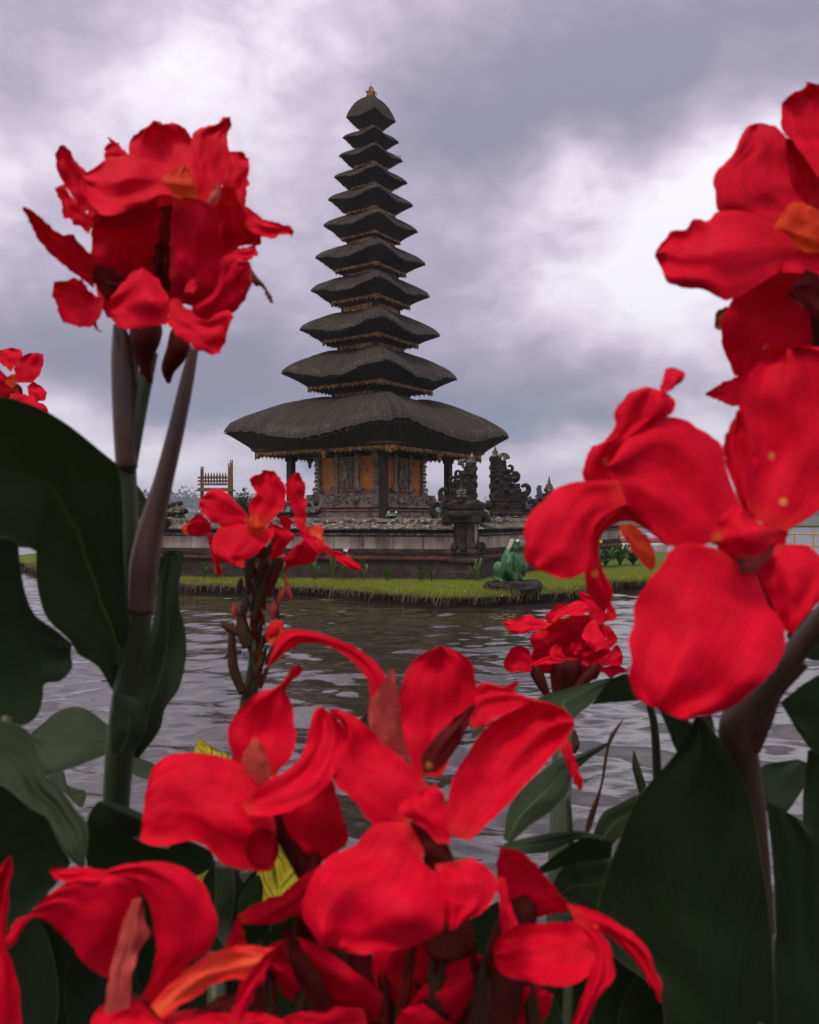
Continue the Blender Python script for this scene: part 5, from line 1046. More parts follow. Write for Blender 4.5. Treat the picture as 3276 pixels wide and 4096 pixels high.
p2([(955, 1195), (968, 1330), (975, 1440)], [(992, 1195), (1014, 1300), (1050, 1400)], zb=-.02, gy=-.3, cup=-.3)
p2([(1390, 1400), (1300, 1386), (1200, 1390), (1050, 1405), (970, 1450), (943, 1500)], [(1400, 1560), (1350, 1620), (1275, 1662), (1160, 1662), (1080, 1642), (990, 1622), (948, 1560)], zb=-.016, gy=-.7, cup=.14)
p2([(1285, 1375), (1345, 1450), (1378, 1530), (1350, 1620), (1330, 1700), (1290, 1800), (1240, 1950)], [(1330, 1375), (1422, 1450), (1454, 1530), (1463, 1620), (1422, 1682), (1382, 1742), (1342, 1830), (1300, 1960)], zb=-.020, gy=-.25, cup=-.3)
p2([(1255, 1308), (1350, 1328), (1470, 1388), (1560, 1448), (1612, 1520), (1642, 1600), (1667, 1660), (1662, 1737)], [(1300, 1400), (1430, 1442), (1520, 1522), (1580, 1602), (1630, 1682), (1654, 1735)], zb=.004, gy=-.3, gx=-.1, cup=-.15)
p2([(1090, 1460), (1110, 1500), (1150, 1530)], [(1300, 1420), (1300, 1480), (1250, 1520)], zb=-.006, nu=12, nv=8)
sheet('petal', 'H', [(1225, 640), (1260, 720), (1285, 785)], [(1265, 598), (1300, 700), (1325, 790), (1312, 822)], .47, F2, gy=-.2, cup=-.3)
for k_ in range(20):
    xt = -120 + k_ * 63 + RNG.normal(0, 25); yt = (1400 + RNG.uniform(-40, 130)) if xt < 700 else (1480 + RNG.uniform(-60, 120)); wv = RNG.uniform(26, 62); ln = RNG.uniform(420, 650); lean = RNG.normal(0, 170); zz = .026 + .03 * RNG.random()
    A = [(xt + lean - wv * .6, yt + ln), (xt + lean * .6 - wv, yt + ln * .6), (xt + lean * .2 - wv * .8, yt + ln * .25), (xt, yt)]; B = [(xt + lean + wv * .6, yt + ln), (xt + lean * .6 + wv, yt + ln * .6), (xt + lean * .2 + wv * .8, yt + ln * .25), (xt + 6, yt)]
    sheet('sepal', 'H', A, B, d, PM, 'bud' if k_ % 3 == 1 else 'calyx', zb=zz, gy=.2, gx=RNG.normal(0, .25), cup=-.4, nu=18, nv=10)
F3 = flower(PM, 'H', 420, 2050, 470, 1660, d + .05, 60, 70)
for A, B, zz, gg in (([(470, 1700), (300, 1560), (120, 1460), (-20, 1480)], [(480, 1820), (260, 1800), (60, 1720), (-40, 1600)], .012, .55), ([(440, 1720), (420, 1560), (480, 1450), (560, 1420)], [(600, 1760), (660, 1640), (680, 1520), (640, 1440)], .016, .5),
                     ([(380, 1760), (200, 1760), (40, 1800), (-80, 1900)], [(420, 1900), (260, 1960), (100, 2020), (-20, 2040)], .0, .2), ([(560, 1780), (640, 1660), (760, 1560), (840, 1500)], [(640, 1900), (800, 1820), (930, 1700), (960, 1580)], .010, .5),
                     ([(520, 1820), (560, 1760), (640, 1740)], [(600, 2000), (720, 1960), (800, 1860)], -.004, .2), ([(860, 1900), (900, 1740), (980, 1640), (1080, 1640)], [(1000, 2000), (1100, 1900), (1180, 1780), (1200, 1700)], .02, .5)):
    sheet('petal', 'H', A, B, d + .03, F3, zb=zz, gy=gg, cup=-.2)
stalk('stem', 'H', [(760, 1800, 60, d + .05), (740, 2100, 60, d + .06), (720, 2500, 60, d + .07)], PM, 'stem'); to_ground(PM, 'H', 720, 2480, 60, d + .07)
# leaves behind the middle flower
lf(PM, 'H', [(985, 1030), (1010, 890), (1100, 780), (1220, 685), (1300, 668), (1435, 612)], [(1015, 1050), (1100, 972), (1200, 902), (1262, 832), (1292, 742), (1432, 626)], .58, gy=-.75, gx=.1, fold=-.08)
lf(PM, 'H', [(985, 1050), (1080, 1025), (1200, 1004), (1330, 997), (1445, 1035)], [(1005, 1090), (1120, 1094), (1200, 1078), (1300, 1034), (1420, 1030)], .62, gy=-.8)
lf(PM, 'H', [(1110, 1180), (1220, 1090), (1330, 1028), (1456, 1042)], [(1150, 1180), (1300, 1135), (1400, 1120), (1448, 1110)], .61, gy=.7)
lf(PM, 'H', [(1370, 1010), (1410, 920), (1480, 880), (1600, 820)], [(1450, 1060), (1490, 1020), (1600, 950), (1700, 900)], .66, gy=-.3)
lf(PM, 'H', [(1190, 1240), (1250, 1140), (1350, 1125), (1450, 1110)], [(1260, 1300), (1330, 1310), (1410, 1330), (1470, 1250)], .64, gy=-.2)
lf(PM, 'H', [(1335, 1010), (1350, 930), (1400, 800), (1420, 680), (1440, 590), (1502, 510)], [(1350, 1015), (1382, 920), (1420, 760), (1440, 640), (1462, 590), (1504, 512)], .72, cup=-.4, nu=24, nv=8, mat='bud', jag=1)
lf(PM, 'H', [(1570, 840), (1540, 720), (1544, 648)], [(1600, 800), (1568, 700), (1548, 648)], .8, cup=-.4, nu=14, nv=6, jag=1)
stalk('stem', 'H', [(1262, 830, 10, .66), (1272, 1000, 14, .66), (1280, 1300, 18, .66), (1250, 2000, 22, .62)], PM, 'stem'); to_ground(PM, 'H', 1250, 1980, 22, .62)
stalk('bud', 'H', [(1290, 560, 6, .9), (1295, 620, 18, .9), (1290, 660, 8, .9)], PM, 'bud', 8)
lf(PM, 'H', [(360, 520), (390, 490), (420, 480)], [(400, 560), (430, 550), (440, 520)], .6, nu=8, nv=6)
lf(PM, 'H', [(840, 545), (850, 530), (915, 528)], [(850, 600), (880, 580), (900, 560)], .6, nu=8, nv=6, gy=-.8)
# ---------------------------------------------------------------- pale red flower left of it
PG = plant(-.09, .5, 'foreground canna with a pinkish red flower whose lower lip rolls into a tube')
d = .43; F = flower(PG, 'G', 1420, 900, 1270, 620, d + .012, 60, 60)
def pg(A, B, **k): return sheet('petal', 'G', A, B, d, F, **k)
pg([(1090, 440), (1048, 300), (1058, 220), (1120, 130), (1200, 80), (1280, 48), (1312, 18), (1340, -28), (1366, -48)], [(1260, 470), (1345, 360), (1362, 270), (1345, 180), (1335, 120), (1318, 70), (1352, 22), (1388, -20), (1384, -38)], zb=.008, gy=-.15, cup=.12)
pg([(1220, 500), (1100, 402), (1000, 370), (900, 353), (800, 365), (722, 400), (682, 470), (664, 560)], [(1270, 700), (1260, 880), (1180, 902), (1085, 890), (1010, 857), (940, 792), (860, 767), (760, 782), (652, 762), (658, 680)], zb=-.006, gy=-.38, gx=.06, cup=-.10)
pg([(1110, 600), (1200, 508), (1330, 430), (1402, 330), (1422, 230), (1448, 160), (1478, 143)], [(1140, 645), (1280, 643), (1400, 592), (1500, 502), (1572, 402), (1608, 322), (1582, 250), (1522, 178)], zb=-.020, gy=-.55, gx=-.05, cup=.10)
pg([(1180, 500), (1110, 385), (1180, 284)], [(1245, 500), (1235, 400), (1210, 325)], zb=-.006, mat='pink', cup=-.3, nu=16, nv=8)
pg([(1290, 540), (1290, 690), (1380, 792), (1460, 872)], [(1500, 430), (1545, 530), (1572, 620), (1602, 762), (1540, 820)], zb=.010, gy=.3, cup=-.25)
# rolled lip of the tube
mb = MB(); ring = []
cpt = topx('G', [(1205, 800)])[0]
vs = []; uv = []; fs = []
for k in range(6):
    for i in range(29):
        a = 2 * math.pi * i / 28; f = 1 - .10 * k * (k > 0) * .6; x = cpt[0] + (78 * f) * .87 * math.cos(a) + k * 3; y = cpt[1] + (100 * f) * .87 * math.sin(a) - k * 2
        vs.append(P(x, y, d - .028 + k * .009)); uv.append((i / 28, .4 + k / 12))
for k in range(5):
    for i in range(28): fs.append((k * 29 + i, k * 29 + i + 1, (k + 1) * 29 + i + 1, (k + 1) * 29 + i))
fs.append(tuple(5 * 29 + i for i in range(28)))
lip = mk('rolled_lip', vs, fs, M['petal'], F, True, uv); lip.data.materials.append(M['calyx']); lip.data.polygons.foreach_set('material_index', [0 if i < 28 else 1 for i in range(len(fs))])  # inner rings coloured maroon to paint the shade inside the tube
pg([(1090, 1105), (1200, 1040), (1300, 1000), (1440, 888), (1485, 878)], [(1110, 1145), (1250, 1145), (1330, 1120), (1400, 1080), (1480, 960)], zb=.006, gy=-.1, cup=-.2)
pg([(1030, 1260), (1060, 1180), (1090, 1110)], [(1140, 1260), (1120, 1180), (1105, 1120)], zb=.01, gy=.2, nu=14, nv=8)
stalk('stem', 'G', [(1450, 800, 10, .448), (1440, 900, 40, .45), (1400, 1060, 50, .46), (1420, 1350, 56, .475), (1430, 1700, 60, .48)], PG, 'calyx'); to_ground(PG, 'G', 1430, 1680, 60, .48)
stalk('stem', 'G', [(1030, 860, 40, .60), (1035, 1000, 46, .60), (1020, 1150, 44, .60), (990, 1400, 44, .58)], PG, 'stem'); to_ground(PG, 'G', 990, 1390, 44, .58)
lf(PG, 'G', [(1090, 1120), (1100, 1020), (1150, 940), (1190, 920)], [(1150, 1100), (1200, 1060), (1210, 980), (1200, 930)], .58, gy=.2, nu=14, nv=10)
lf(PG, 'G', [(940, 1000), (935, 940), (985, 850)], [(1010, 1080), (1010, 960), (1010, 870)], .61, gy=.1, nu=14, nv=10)
# striped canna
PV = plant(-.16, .92, 'canna with yellow and green striped leaves behind the pinkish red flower')
lf(PV, 'G', [(1250, 1120), (1175, 1000), (1180, 910), (1230, 790), (1272, 705)], [(1290, 1120), (1330, 1050), (1390, 985), (1452, 855), (1400, 800), (1330, 738), (1290, 708)], .60, mat='leaf_var', gy=-.3, fold=.12)
lf(PV, 'G', [(860, 420), (890, 350), (916, 278)], [(1080, 440), (1050, 372), (990, 340), (935, 305), (920, 280)], .80, mat='leaf_var', gy=-.3, nu=16, nv=10)
lf(PV, 'G', [(880, 960), (905, 902), (988, 848)], [(930, 980), (945, 925), (992, 856)], .78, mat='leaf_var', nu=12, nv=8)
stalk('stem', 'G', [(1270, 1090, 18, .605), (1240, 1300, 22, .62), (1200, 1700, 26, .66)], PV, 'stem'); to_ground(PV, 'G', 1200, 1680, 26, .66)
# ---------------------------------------------------------------- arching flower bottom left
PB = plant(-.17, .42, 'canna with two arching red petals around a pale stamen and an orange-red petal')
d = .37; F = flower(PB, 'G', 560, 1800, 600, 1520, d + .012, 80, 90)
def pb_(A, B, **k): return sheet('petal', 'G', A, B, d, F, **k)
pb_([(500, 1400), (400, 1335), (330, 1245), (260, 1168), (180, 1116), (125, 1112)], [(540, 1350), (585, 1150), (640, 1010), (592, 930), (430, 934), (300, 958), (180, 1050)], zb=.010, gy=.30, cup=-.1)
pb_([(640, 925), (540, 905), (440, 893), (400, 878), (330, 888), (225, 893)], [(640, 965), (560, 950), (440, 948), (330, 958), (270, 947), (236, 915)], zb=-.002, gy=-.9)
pb_([(640, 1500), (690, 1400), (716, 1280), (706, 1150), (685, 1060), (640, 985), (590, 945), (530, 925)], [(730, 1510), (865, 1332), (965, 1252), (1004, 1150), (972, 1040), (922, 940), (822, 878), (700, 856), (600, 868), (480, 902)], zb=-.004, gy=.05, cup=-.16, bow=-.05)
pb_([(130, 1105), (70, 1130), (40, 1190), (32, 1240)], [(150, 1112), (105, 1160), (75, 1220), (45, 1260)], zb=.0, gx=.3, cup=-.3, gy=-.3)
sheet('stamen', 'G', [(480, 1560), (498, 1400), (528, 1280), (568, 1130), (608, 1040), (640, 1018)], [(595, 1530), (612, 1360), (652, 1250), (682, 1190), (662, 1100), (658, 1030)], d, F, 'pink', zb=-.016, cup=-.25, gy=-.1)
pb_([(690, 1520), (800, 1400), (920, 1308), (1040, 1258), (1150, 1243), (1266, 1253)], [(740, 1580), (860, 1502), (980, 1425), (1080, 1402), (1160, 1402), (1225, 1335)], zb=-.014, mat='orange_petal', gy=-.5, cup=-.1)
pb_([(1050, 1600), (1090, 1480), (1140, 1370), (1200, 1300), (1262, 1252)], [(1110, 1620), (1155, 1500), (1222, 1370), (1268, 1258)], zb=-.026, gy=-.2, cup=-.2)
pb_([(880, 1560), (930, 1530), (1000, 1480), (1080, 1460)], [(900, 1604), (980, 1580), (1050, 1540), (1085, 1480)], zb=-.004, mat='calyx', nu=14, nv=8)
pb_([(560, 1760), (420, 1640), (450, 1540), (520, 1488), (600, 1484)], [(760, 1780), (800, 1660), (740, 1590), (665, 1512)], zb=-.020, gy=-.5, cup=-.1)
pb_([(760, 1760), (730, 1590), (900, 1535), (1000, 1555), (1200, 1548)], [(1000, 1800), (1200, 1760), (1340, 1680), (1345, 1600)], zb=-.018, gy=-.6, cup=-.1)
to_ground(PB, 'G', 560, 1790, 70, d + .012)
PQ = plant(-.27, .4, 'canna showing only one upright red petal beside the arching flower')
F = flower(PQ, 'G', -40, 1900, -40, 1650, .37, 60, 60)
sheet('petal', 'G', [(-140, 1700), (-120, 1300), (-60, 980), (0, 878), (40, 835)], [(110, 1680), (86, 1450), (60, 1330), (30, 1250), (32, 1100), (52, 930), (54, 832)], .37, F, gx=.3, gy=-.1, cup=-.1)
to_ground(PQ, 'G', -40, 1890, 60, .37)
# ---------------------------------------------------------------- leaf mass low between the stems
PD_ = plant(.0, .75, 'low dark leafy canna growing between the foreground flower stems')
for i, (x, y, w, h, dd, an) in enumerate([(560, 2080, 150, 300, .62, .3), (760, 2120, 160, 320, .6, -.2), (930, 2080, 150, 300, .66, .25), (1090, 2130, 170, 330, .62, -.35), (1210, 2060, 150, 300, .7, .15), (420, 2050, 150, 320, .6, -.3), (300, 2000, 160, 360, .62, .1), (120, 2060, 170, 380, .56, -.15), (650, 2010, 120, 220, .8, .5), (860, 2010, 110, 200, .85, -.4), (1010, 1990, 100, 200, .85, .4), (480, 1920, 110, 240, .75, -.1), (545, 1950, 150, 280, .70, .12), (615, 1930, 130, 240, .74, -.25), (1330, 2090, 190, 380, .60, -.25), (1260, 1960, 150, 300, .72, .2), (1400, 2150, 200, 380, .58, .1), (30, 2090, 190, 420, .55, .1), (220, 2110, 170, 380, .56, -.2)]):
    A = []; B = []
    for k in range(7):
        f = k / 6; wv = w * .5 * math.sin(math.pi * min(1, .12 + f * .88)) ** .8; cx_ = x + math.sin(an) * h * (f - .5); cy_ = y - math.cos(an) * h * (f - .5) * 1.0
        A.append((cx_ - wv * math.cos(an), cy_ - wv * math.sin(an))); B.append((cx_ + wv * math.cos(an), cy_ + wv * math.sin(an)))
    lf(PD_, 'N', A, B, dd, gy=.35, gx=.2 * (-1) ** i, fold=.08, nu=20, nv=12, mat='leaf_plain')
    stalk('stem', 'N', [((A[0][0] + B[0][0]) / 2, A[0][1] - 10, 8, dd), ((A[0][0] + B[0][0]) / 2, A[0][1] + 200, 10, dd + .02)], PD_, 'stem', 8)
stalk('stem', 'N', [(760, 2240, 14, .62), (790, 2600, 18, .7)], PD_, 'stem'); to_ground(PD_, 'N', 790, 2580, 18, .7)
# ================================================================ smaller things on the island and the lake
M['frog'] = noisy('painted_green_frog', [(.010, .045, .016), (.022, .10, .032), (.05, .17, .06)], 7, .38, .25, 60, .004, spec=.5)
M['frog_line'] = noisy('pale_paint_line', [(.2, .3, .2), (.4, .5, .4)], 8, .5)
M['white'] = noisy('white_paint', [(.6, .58, .55), (.8, .78, .76)], 8, .5, .1)
M['black'] = noisy('black_paint', [(.01, .01, .01), (.03, .02, .02)], 8, .4, .1)
M['yellowp'] = leafmat('yellow_petals', [(.75, .55, .06), (.85, .7, .12)], .6, .3)
M['creamp'] = leafmat('cream_petals', [(.75, .66, .42), (.85, .8, .65)], .6, .3)
M['redp'] = leafmat('small_red_petals', [(.6, .01, .02), (.8, .03, .04)], .6, .3)
def blob(name, parts, mat, parent, vox=.02, tubes=()):
    mb = MB()
    for c, r, *rot in parts: mb.ball(c, r, 16, 12, rot[0] if rot else None)
    for pts, rr in tubes: mb.tube(pts, rr, 12)
    o = mb.build(name, M[mat], parent, True)
    rm = o.modifiers.new('remesh', 'REMESH'); rm.mode = 'VOXEL'; rm.voxel_size = vox; rm.use_smooth_shade = True
    sm = o.modifiers.new('smooth', 'SMOOTH'); sm.iterations = 6; sm.factor = .6
    return o
# big frog on its rock slab
fd = 15.35; fo = PD((1700 + .377 * 900) / 1.90023, 1223, fd); FO = Vector((fo.x, fo.y, fo.z))
rk = MB(); n_ = 22; vs = []; fs = []
for k, (f, z) in enumerate(((.96, -.22), (1.0, -.10), (.98, -.03), (.80, .0), (.0, .01))):
    for i in range(n_):
        a = 2 * math.pi * i / n_; r = f * (1 + .12 * mnoise.noise((math.cos(a) * 2, math.sin(a) * 2, k * .7)) + .04 * RNG.normal()); vs.append((FO.x + .08 + .56 * r * math.cos(a), FO.y + .42 * r * math.sin(a), FO.z + z + .02 * RNG.normal() * (f > .5)))
for k in range(4):
    for i in range(n_): fs.append((k * n_ + i, k * n_ + (i + 1) % n_, (k + 1) * n_ + (i + 1) % n_, (k + 1) * n_ + i))
M['rock'] = noisy('black_rock', [(.008, .007, .006), (.025, .021, .018), (.06, .05, .045)], 9, .8, 1.0, 30, .02)
tag(mk('rock_slab', vs, fs, M['rock']), 'dark rough rock slab under the large green frog', 'rock')
fr_ = empty('frog_statue', FO, 'large glossy green frog statue with cream blossoms behind its eye, sitting on a dark rock', 'frog statue')
V_ = lambda x, y, z: FO + Vector((x, y, z))
Ry = lambda a: Matrix.Rotation(a, 3, 'Y')
legs = []
for s in (-1, 1):
    legs += [([V_(-.02, s * .20, .50), V_(-.05, s * .27, .34), V_(-.04, s * .27, .20), V_(.04, s * .24, .06), V_(.10, s * .24, .02)], [.07, .075, .065, .05, .04]),
             ([V_(.16, s * .15, .48), V_(.20, s * .20, .30), V_(.13, s * .20, .14), V_(.20, s * .20, .02)], [.09, .08, .06, .045])]
    for tt in (-.06, 0, .06): legs.append(([V_(-.24, s * (.20) + tt * .3, .03), V_(-.14 + tt * .2, s * .24 + tt, .015)], [.035, .022]))
blob('body', [(V_(.03, 0, .33), (.22, .23, .34), Ry(.25)), (V_(.10, 0, .26), (.24, .22, .25)), (V_(.20, 0, .66), (.21, .19, .095), Ry(-.08)), (V_(.08, 0, .62), (.16, .19, .14)), (V_(.36, 0, .665), (.12, .15, .07)),
              (V_(-.20, -.19, .20), (.10, .09, .17)), (V_(-.20, .19, .20), (.10, .09, .17)), (V_(-.22, -.19, .04), (.09, .08, .04)), (V_(-.22, .19, .04), (.09, .08, .04)), (V_(.12, -.14, .74), (.06, .06, .055)), (V_(.12, .14, .74), (.06, .06, .055))], 'frog', fr_, .018, legs)
for s in (-1, 1):
    q = MB(); q.ball(V_(.13, s * .165, .75), (.045, .04, .034), 12, 8); q.build('eye', M['white'], fr_, True)
    q = MB(); q.ball(V_(.145, s * .192, .75), (.018, .018, .018), 10, 6); q.build('pupil', M['black'], fr_, True)
    q = MB(); q.tube([V_(-.02, s * .17, .66), V_(-.08, s * .22, .52), V_(-.07, s * .285, .36), V_(-.02, s * .31, .22)], .006, 6); q.build('painted_line', M['frog_line'], fr_, True)
q = MB(); q.tube([V_(.16, -.19, .625), V_(.27, -.175, .62), V_(.38, -.145, .625), V_(.475, -.06, .63), V_(.475, .06, .63), V_(.38, .145, .625), V_(.27, .175, .62)], .008, 6); q.build('mouth_line', M['black'], fr_, True)
bl = MB()
for i in range(7):
    c = V_(.035 - .012 * i + RNG.normal(0, .012), -.19 + RNG.normal(0, .015), .76 - .022 * i)
    for k in range(5): a = k * 1.257; bl.ball(c + Vector((.024 * math.cos(a), -.008, .024 * math.sin(a))), (.018, .007, .018), 6, 4)
tag(bl.build('blossom_cluster', M['creamp'], None, True), 'cream frangipani blossoms tucked behind the big frog\'s eye', 'blossoms')
# small frog peeping over the wall
sfd = 18.75; so_ = PD(826, 1084, sfd); sf = empty('frog_statue', (so_.x, so_.y, .9), 'small green frog head peeping over the wall below the pagoda', 'frog statue')
U = lambda x, y, z: Vector((so_.x + x, so_.y + y, so_.z + z))
blob('body', [(U(-.02, 0, -.02), (.15, .14, .075)), (U(.0, .05, -.28), (.17, .17, .28)), (U(-.085, -.02, .055), (.035, .035, .035)), (U(.085, -.02, .055), (.035, .035, .035))], 'frog', sf, .012)
for s in (-1, 1): q = MB(); q.ball(U(s * .088, -.045, .058), (.024, .02, .024), 8, 6); q.build('eye', M['white'], sf, True)
q = MB(); q.tube([U(-.15, -.06, -.05), U(-.08, -.13, -.015), U(0, -.145, -.005), U(.08, -.13, -.015), U(.13, -.06, -.05)], .006, 6); q.build('mouth_line', M['frog_line'], sf, True)
# leafy plants along the wall foot
M['lush'] = leafmat('wallside_leaves', [(.03, .06, .012), (.06, .12, .02), (.10, .17, .035)], .5, .3, 5)
M['drybit'] = leafmat('dry_leaves', [(.10, .07, .03), (.20, .13, .06)], .7, .2, 5)
def tuft(base, h, n, spread, label, flow=(), dry=0.0, leafw=.035, group='leafy plants at the foot of the wall'):
    e = empty('wallside_plant', base, label, 'plant', group); B = Vector(base)
    for k in range(n):
        a = RNG.random() * 6.28; ln = h * RNG.uniform(.5, 1.05); out_ = spread * RNG.uniform(.3, 1); z0 = h * .12 * RNG.random()
        pts = [B + Vector((0, 0, z0)), B + Vector((out_ * .35 * math.cos(a), out_ * .35 * math.sin(a), ln * .6)), B + Vector((out_ * .8 * math.cos(a), out_ * .8 * math.sin(a), ln * .95)), B + Vector((out_ * 1.15 * math.cos(a), out_ * 1.15 * math.sin(a), ln * .9))]
        side = Vector((-math.sin(a), math.cos(a), .15)) * leafw; V = []; Fc = []
        for i, (p, w) in enumerate(zip(pts, (.25, .9, .8, .03))): V += [p - side * w, p + Vector((0, 0, -.012)), p + side * w]
        for i in range(3): Fc += [(i * 3, i * 3 + 1, i * 3 + 4, i * 3 + 3), (i * 3 + 1, i * 3 + 2, i * 3 + 5, i * 3 + 4)]
        mk('leaf', V, Fc, M['drybit' if RNG.random() < dry else 'lush'], e, True)
    for (dx, hz_, m_) in flow:
        q = MB(); q.tube([B, B + Vector((dx * .5, 0, hz_ * .6)), B + Vector((dx, -.03, hz_))], .006, 5); q.build('flower_stalk', M['lush'], e)
        c = B + Vector((dx, -.03, hz_)); V = []; Fc = []
        for k in range(5):
            a = k * 1.257 + RNG.random() * .4; u = Vector((math.cos(a), -.5, math.sin(a) + .2)).normalized(); w = Vector((-math.sin(a), 0, math.cos(a))) * .028; b0 = len(V); V += [c, c + u * .04 + w, c + u * .075, c + u * .04 - w]; Fc.append((b0, b0 + 1, b0 + 2, b0 + 3))
        mk('blossom', V, Fc, M[m_], e)
gz = .24
def C7(x): return 631.6 + .2747 * x
for (x, d_, h, n, sp, lab, fl, dry) in [
    (110, 17.75, .62, 9, .22, 'leafy plant with pale buds at the wall foot behind the long red petal', ((.1, .72, 'creamp'),), 0), (255, 17.65, .66, 10, .24, 'plant with yellow and cream blossoms against the dark wall', ((-.1, .66, 'yellowp'), (-.02, .60, 'creamp')), .1),
    (345, 17.65, .60, 8, .2, 'plant with one cream blossom next to the yellow-flowered one', ((.02, .68, 'creamp'),), .1), (500, 17.6, .52, 6, .2, 'thin half-dry plant at the wall foot', (), .6), (660, 17.55, .36, 9, .22, 'bright green low tuft at the wall foot below the small frog', (), 0),
    (920, 17.5, .26, 6, .2, 'small dark tuft at the wall foot', (), .1), (1005, 17.45, .30, 6, .2, 'small green tuft with a bent leaf, near the corner pillar', (), .1), (1355, 17.2, .52, 10, .26, 'tall half-dry plant between the corner pillar and the large frog', (), .45), (-130, 17.9, .5, 8, .24, 'dark leafy plant by the wall behind the brown bud stalk', ((.0, .55, 'redp'),), 0)]:
    p = PD(C7(x), 1200, d_); tuft((p.x, p.y, gz), h, n, sp, lab, fl, dry)
p = PD(455, 1200, 18.2); tuft((p.x, p.y, gz), .45, 10, .25, 'leafy plant with a red blossom near the wooden frame', ((.0, .62, 'redp'),), 0)
p = PD(430, 1200, 18.3); tuft((p.x, p.y, gz), .40, 7, .2, 'low green plant without flowers beside the red-blossomed plant', (), .1)
for (xD, d_, h, lab, fl) in ((1275, 22.5, .62, 'broad-leaved bush with yellow blossom seen through the arched petal', ((-.15, .72, 'yellowp'),)), (1305, 22.8, .66, 'broad-leaved bush with a red and yellow blossom beside it', ((.05, .85, 'yellowp'), (-.02, .82, 'redp'))), (1333, 23.2, .5, 'low broad-leaved bush at the end of the flower bed', ()), (1252, 22.0, .5, 'broad-leaved bush hugging the receding wall', ())):
    p = PD(xD, 1190, d_); tuft((p.x, p.y, gz), h, 26, .48, lab, fl, .04, .06, 'broad-leaved bushes beside the receding wall')
# tiny yellow flowers dotted on the bank
V = []; Fc = []
for i in range(90):
    x, y = front[RNG.integers(len(front))]
    if x < 2.2 and RNG.random() < .8: continue
    dx, dy = CEN - (x, y); L = math.hypot(dx, dy); f = RNG.uniform(-.04, .12); c = np.array([x + dx / L * f, y + dy / L * f - .03, RNG.uniform(.16, .31)]); s = .014; b0 = len(V)
    V += [c + (-s, 0, 0), c + (0, -.005, -s), c + (s, 0, 0), c + (0, -.005, s)]; Fc.append((b0, b0 + 1, b0 + 2, b0 + 3))
tag(mk('bank_flowers', V, Fc, M['yellowp']), 'tiny yellow flowers dotted along the island bank', 'flowers', kind='stuff')
# lily pads
M['pad'] = leafmat('lily_pad', [(.09, .12, .03), (.16, .19, .05), (.22, .24, .08)], .4, .15, 3)
def pad(x, y, r, lab, grp):
    n = 18; c = (x, y, .012 + .004 * RNG.random()); a0 = RNG.random() * 6.28; V = [c]; Fc = []
    for i in range(n):
        a = a0 + .25 + (6.28 - .5) * i / (n - 1); V.append((x + r * math.cos(a), y + r * math.sin(a), c[2] + .006 + .006 * RNG.random()))
    for i in range(n): V.append((V[i + 1][0], V[i + 1][1], V[i + 1][2] - .004))
    for i in range(1, n): Fc.append((0, i, i + 1)); Fc.append((i, i + n, i + n + 1, i + 1))
    tag(mk('lily_pad', V, Fc, M['pad'], smooth=True), lab, 'lily pad', grp)
for (xD, yD, rD) in [(1040, 1297, 8), (1052, 1301, 7), (1064, 1296, 9), (1075, 1301, 8), (1058, 1305, 6), (1082, 1297, 6), (1046, 1305, 7), (1070, 1306, 6), (1035, 1302, 5)]:
    d_ = 1.6 * 1724 / (yD - 1090); p = PD(xD, yD, d_); pad(p.x, p.y, rD / 1724 * d_, 'yellow-green lily pad in the floating group below the frog rock', 'lily pads below the frog rock')
for (xD, yD, rD) in [(590, 1296, 14), (610, 1299, 9), (690, 1264, 12), (718, 1290, 9), (480, 1262, 9), (640, 1288, 7)]:
    d_ = 1.6 * 1724 / (yD - 1090); p = PD(xD, yD, d_); pad(p.x, p.y, rD / 1724 * d_, 'yellow-green lily pad drifting alone in the dark reflection', 'scattered lily pads')
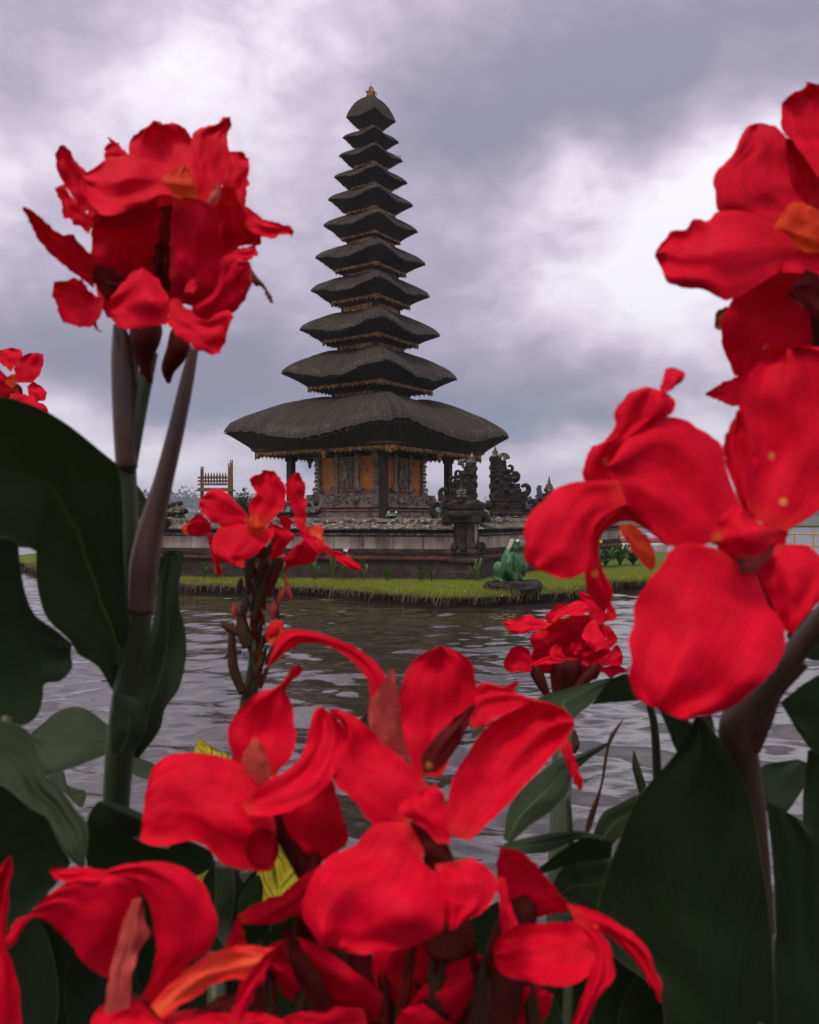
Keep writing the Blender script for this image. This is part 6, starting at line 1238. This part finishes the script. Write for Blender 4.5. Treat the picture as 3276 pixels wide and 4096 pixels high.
# boat and railing beyond
M['pinkp'] = noisy('pink_paint', [(.5, .22, .30), (.65, .32, .42)], 3, .4, .1); M['redpaint'] = noisy('red_paint', [(.45, .03, .02), (.6, .06, .04)], 3, .4, .1)
bx, by = (1345 - 862) / 1724 * 46, 46.0; e = empty('boat', (bx, by, 0), 'pink and white boat with a red stripe on the lake beyond the flower bed', 'boat')
def hull(z0, z1, s0, s1, m_, nm):
    vs = []; fs = []; n = 20
    for z, s in ((z0, s0), (z1, s1)):
        for i in range(n): a = 2 * math.pi * i / n; vs.append((bx + 1.6 * s * math.copysign(abs(math.cos(a)) ** .75, math.cos(a)), by + .7 * s * math.sin(a), z))
    for i in range(n): fs.append((i, (i + 1) % n, n + (i + 1) % n, n + i))
    fs += [tuple(range(n))[::-1], tuple(range(n, 2 * n))]; mk(nm, vs, fs, M[m_], e, True)
hull(-.15, .22, .8, .97, 'white', 'hull'); hull(.22, .34, .985, 1.0, 'redpaint', 'stripe'); hull(.34, .62, .97, .86, 'pinkp', 'gunwale')
q = MB(); q.box((bx, by, .68), (1.2, .9, .08)); q.build('seat', M['white'], e)
e = empty('railing', (14.2, 30, .2), 'thin yellow metal railing at the water\'s edge, far right', 'railing'); e['label'] = 'thin yellow metal railing beside the open lake, beyond the two large flowers'
M['yellowm'] = noisy('yellow_metal', [(.4, .25, .03), (.55, .36, .05)], 4, .5, .1)
for k in range(6): q = MB(); q.tube([(13.4 + k * .7, 30, -.3), (13.4 + k * .7, 30, 1.05)], .03, 8); q.build('post', M['yellowm'], e)
for z in (.55, 1.0): q = MB(); q.tube([(13.3, 30, z), (17.0, 30, z)], .025, 8); q.build('rail', M['yellowm'], e)
# ================================================================ air
hm = bpy.data.materials.new('lake_haze'); hm.use_nodes = True; t = hm.node_tree; t.nodes.clear()
ho = t.nodes.new('ShaderNodeOutputMaterial'); pv = t.nodes.new('ShaderNodeVolumePrincipled')
pv.inputs['Color'].default_value = (.72, .84, .97, 1); pv.inputs['Density'].default_value = .0007; pv.inputs['Anisotropy'].default_value = .1
pv.inputs['Density Attribute'].default_value = ''
t.links.new(pv.outputs[0], ho.inputs['Volume'])
mb = MB(); mb.box((0, 0, 24.5), (3000, 3000, 53)); hz = mb.build('haze', hm); tag(hz, 'thin bluish air over the lake', 'haze', kind='stuff')
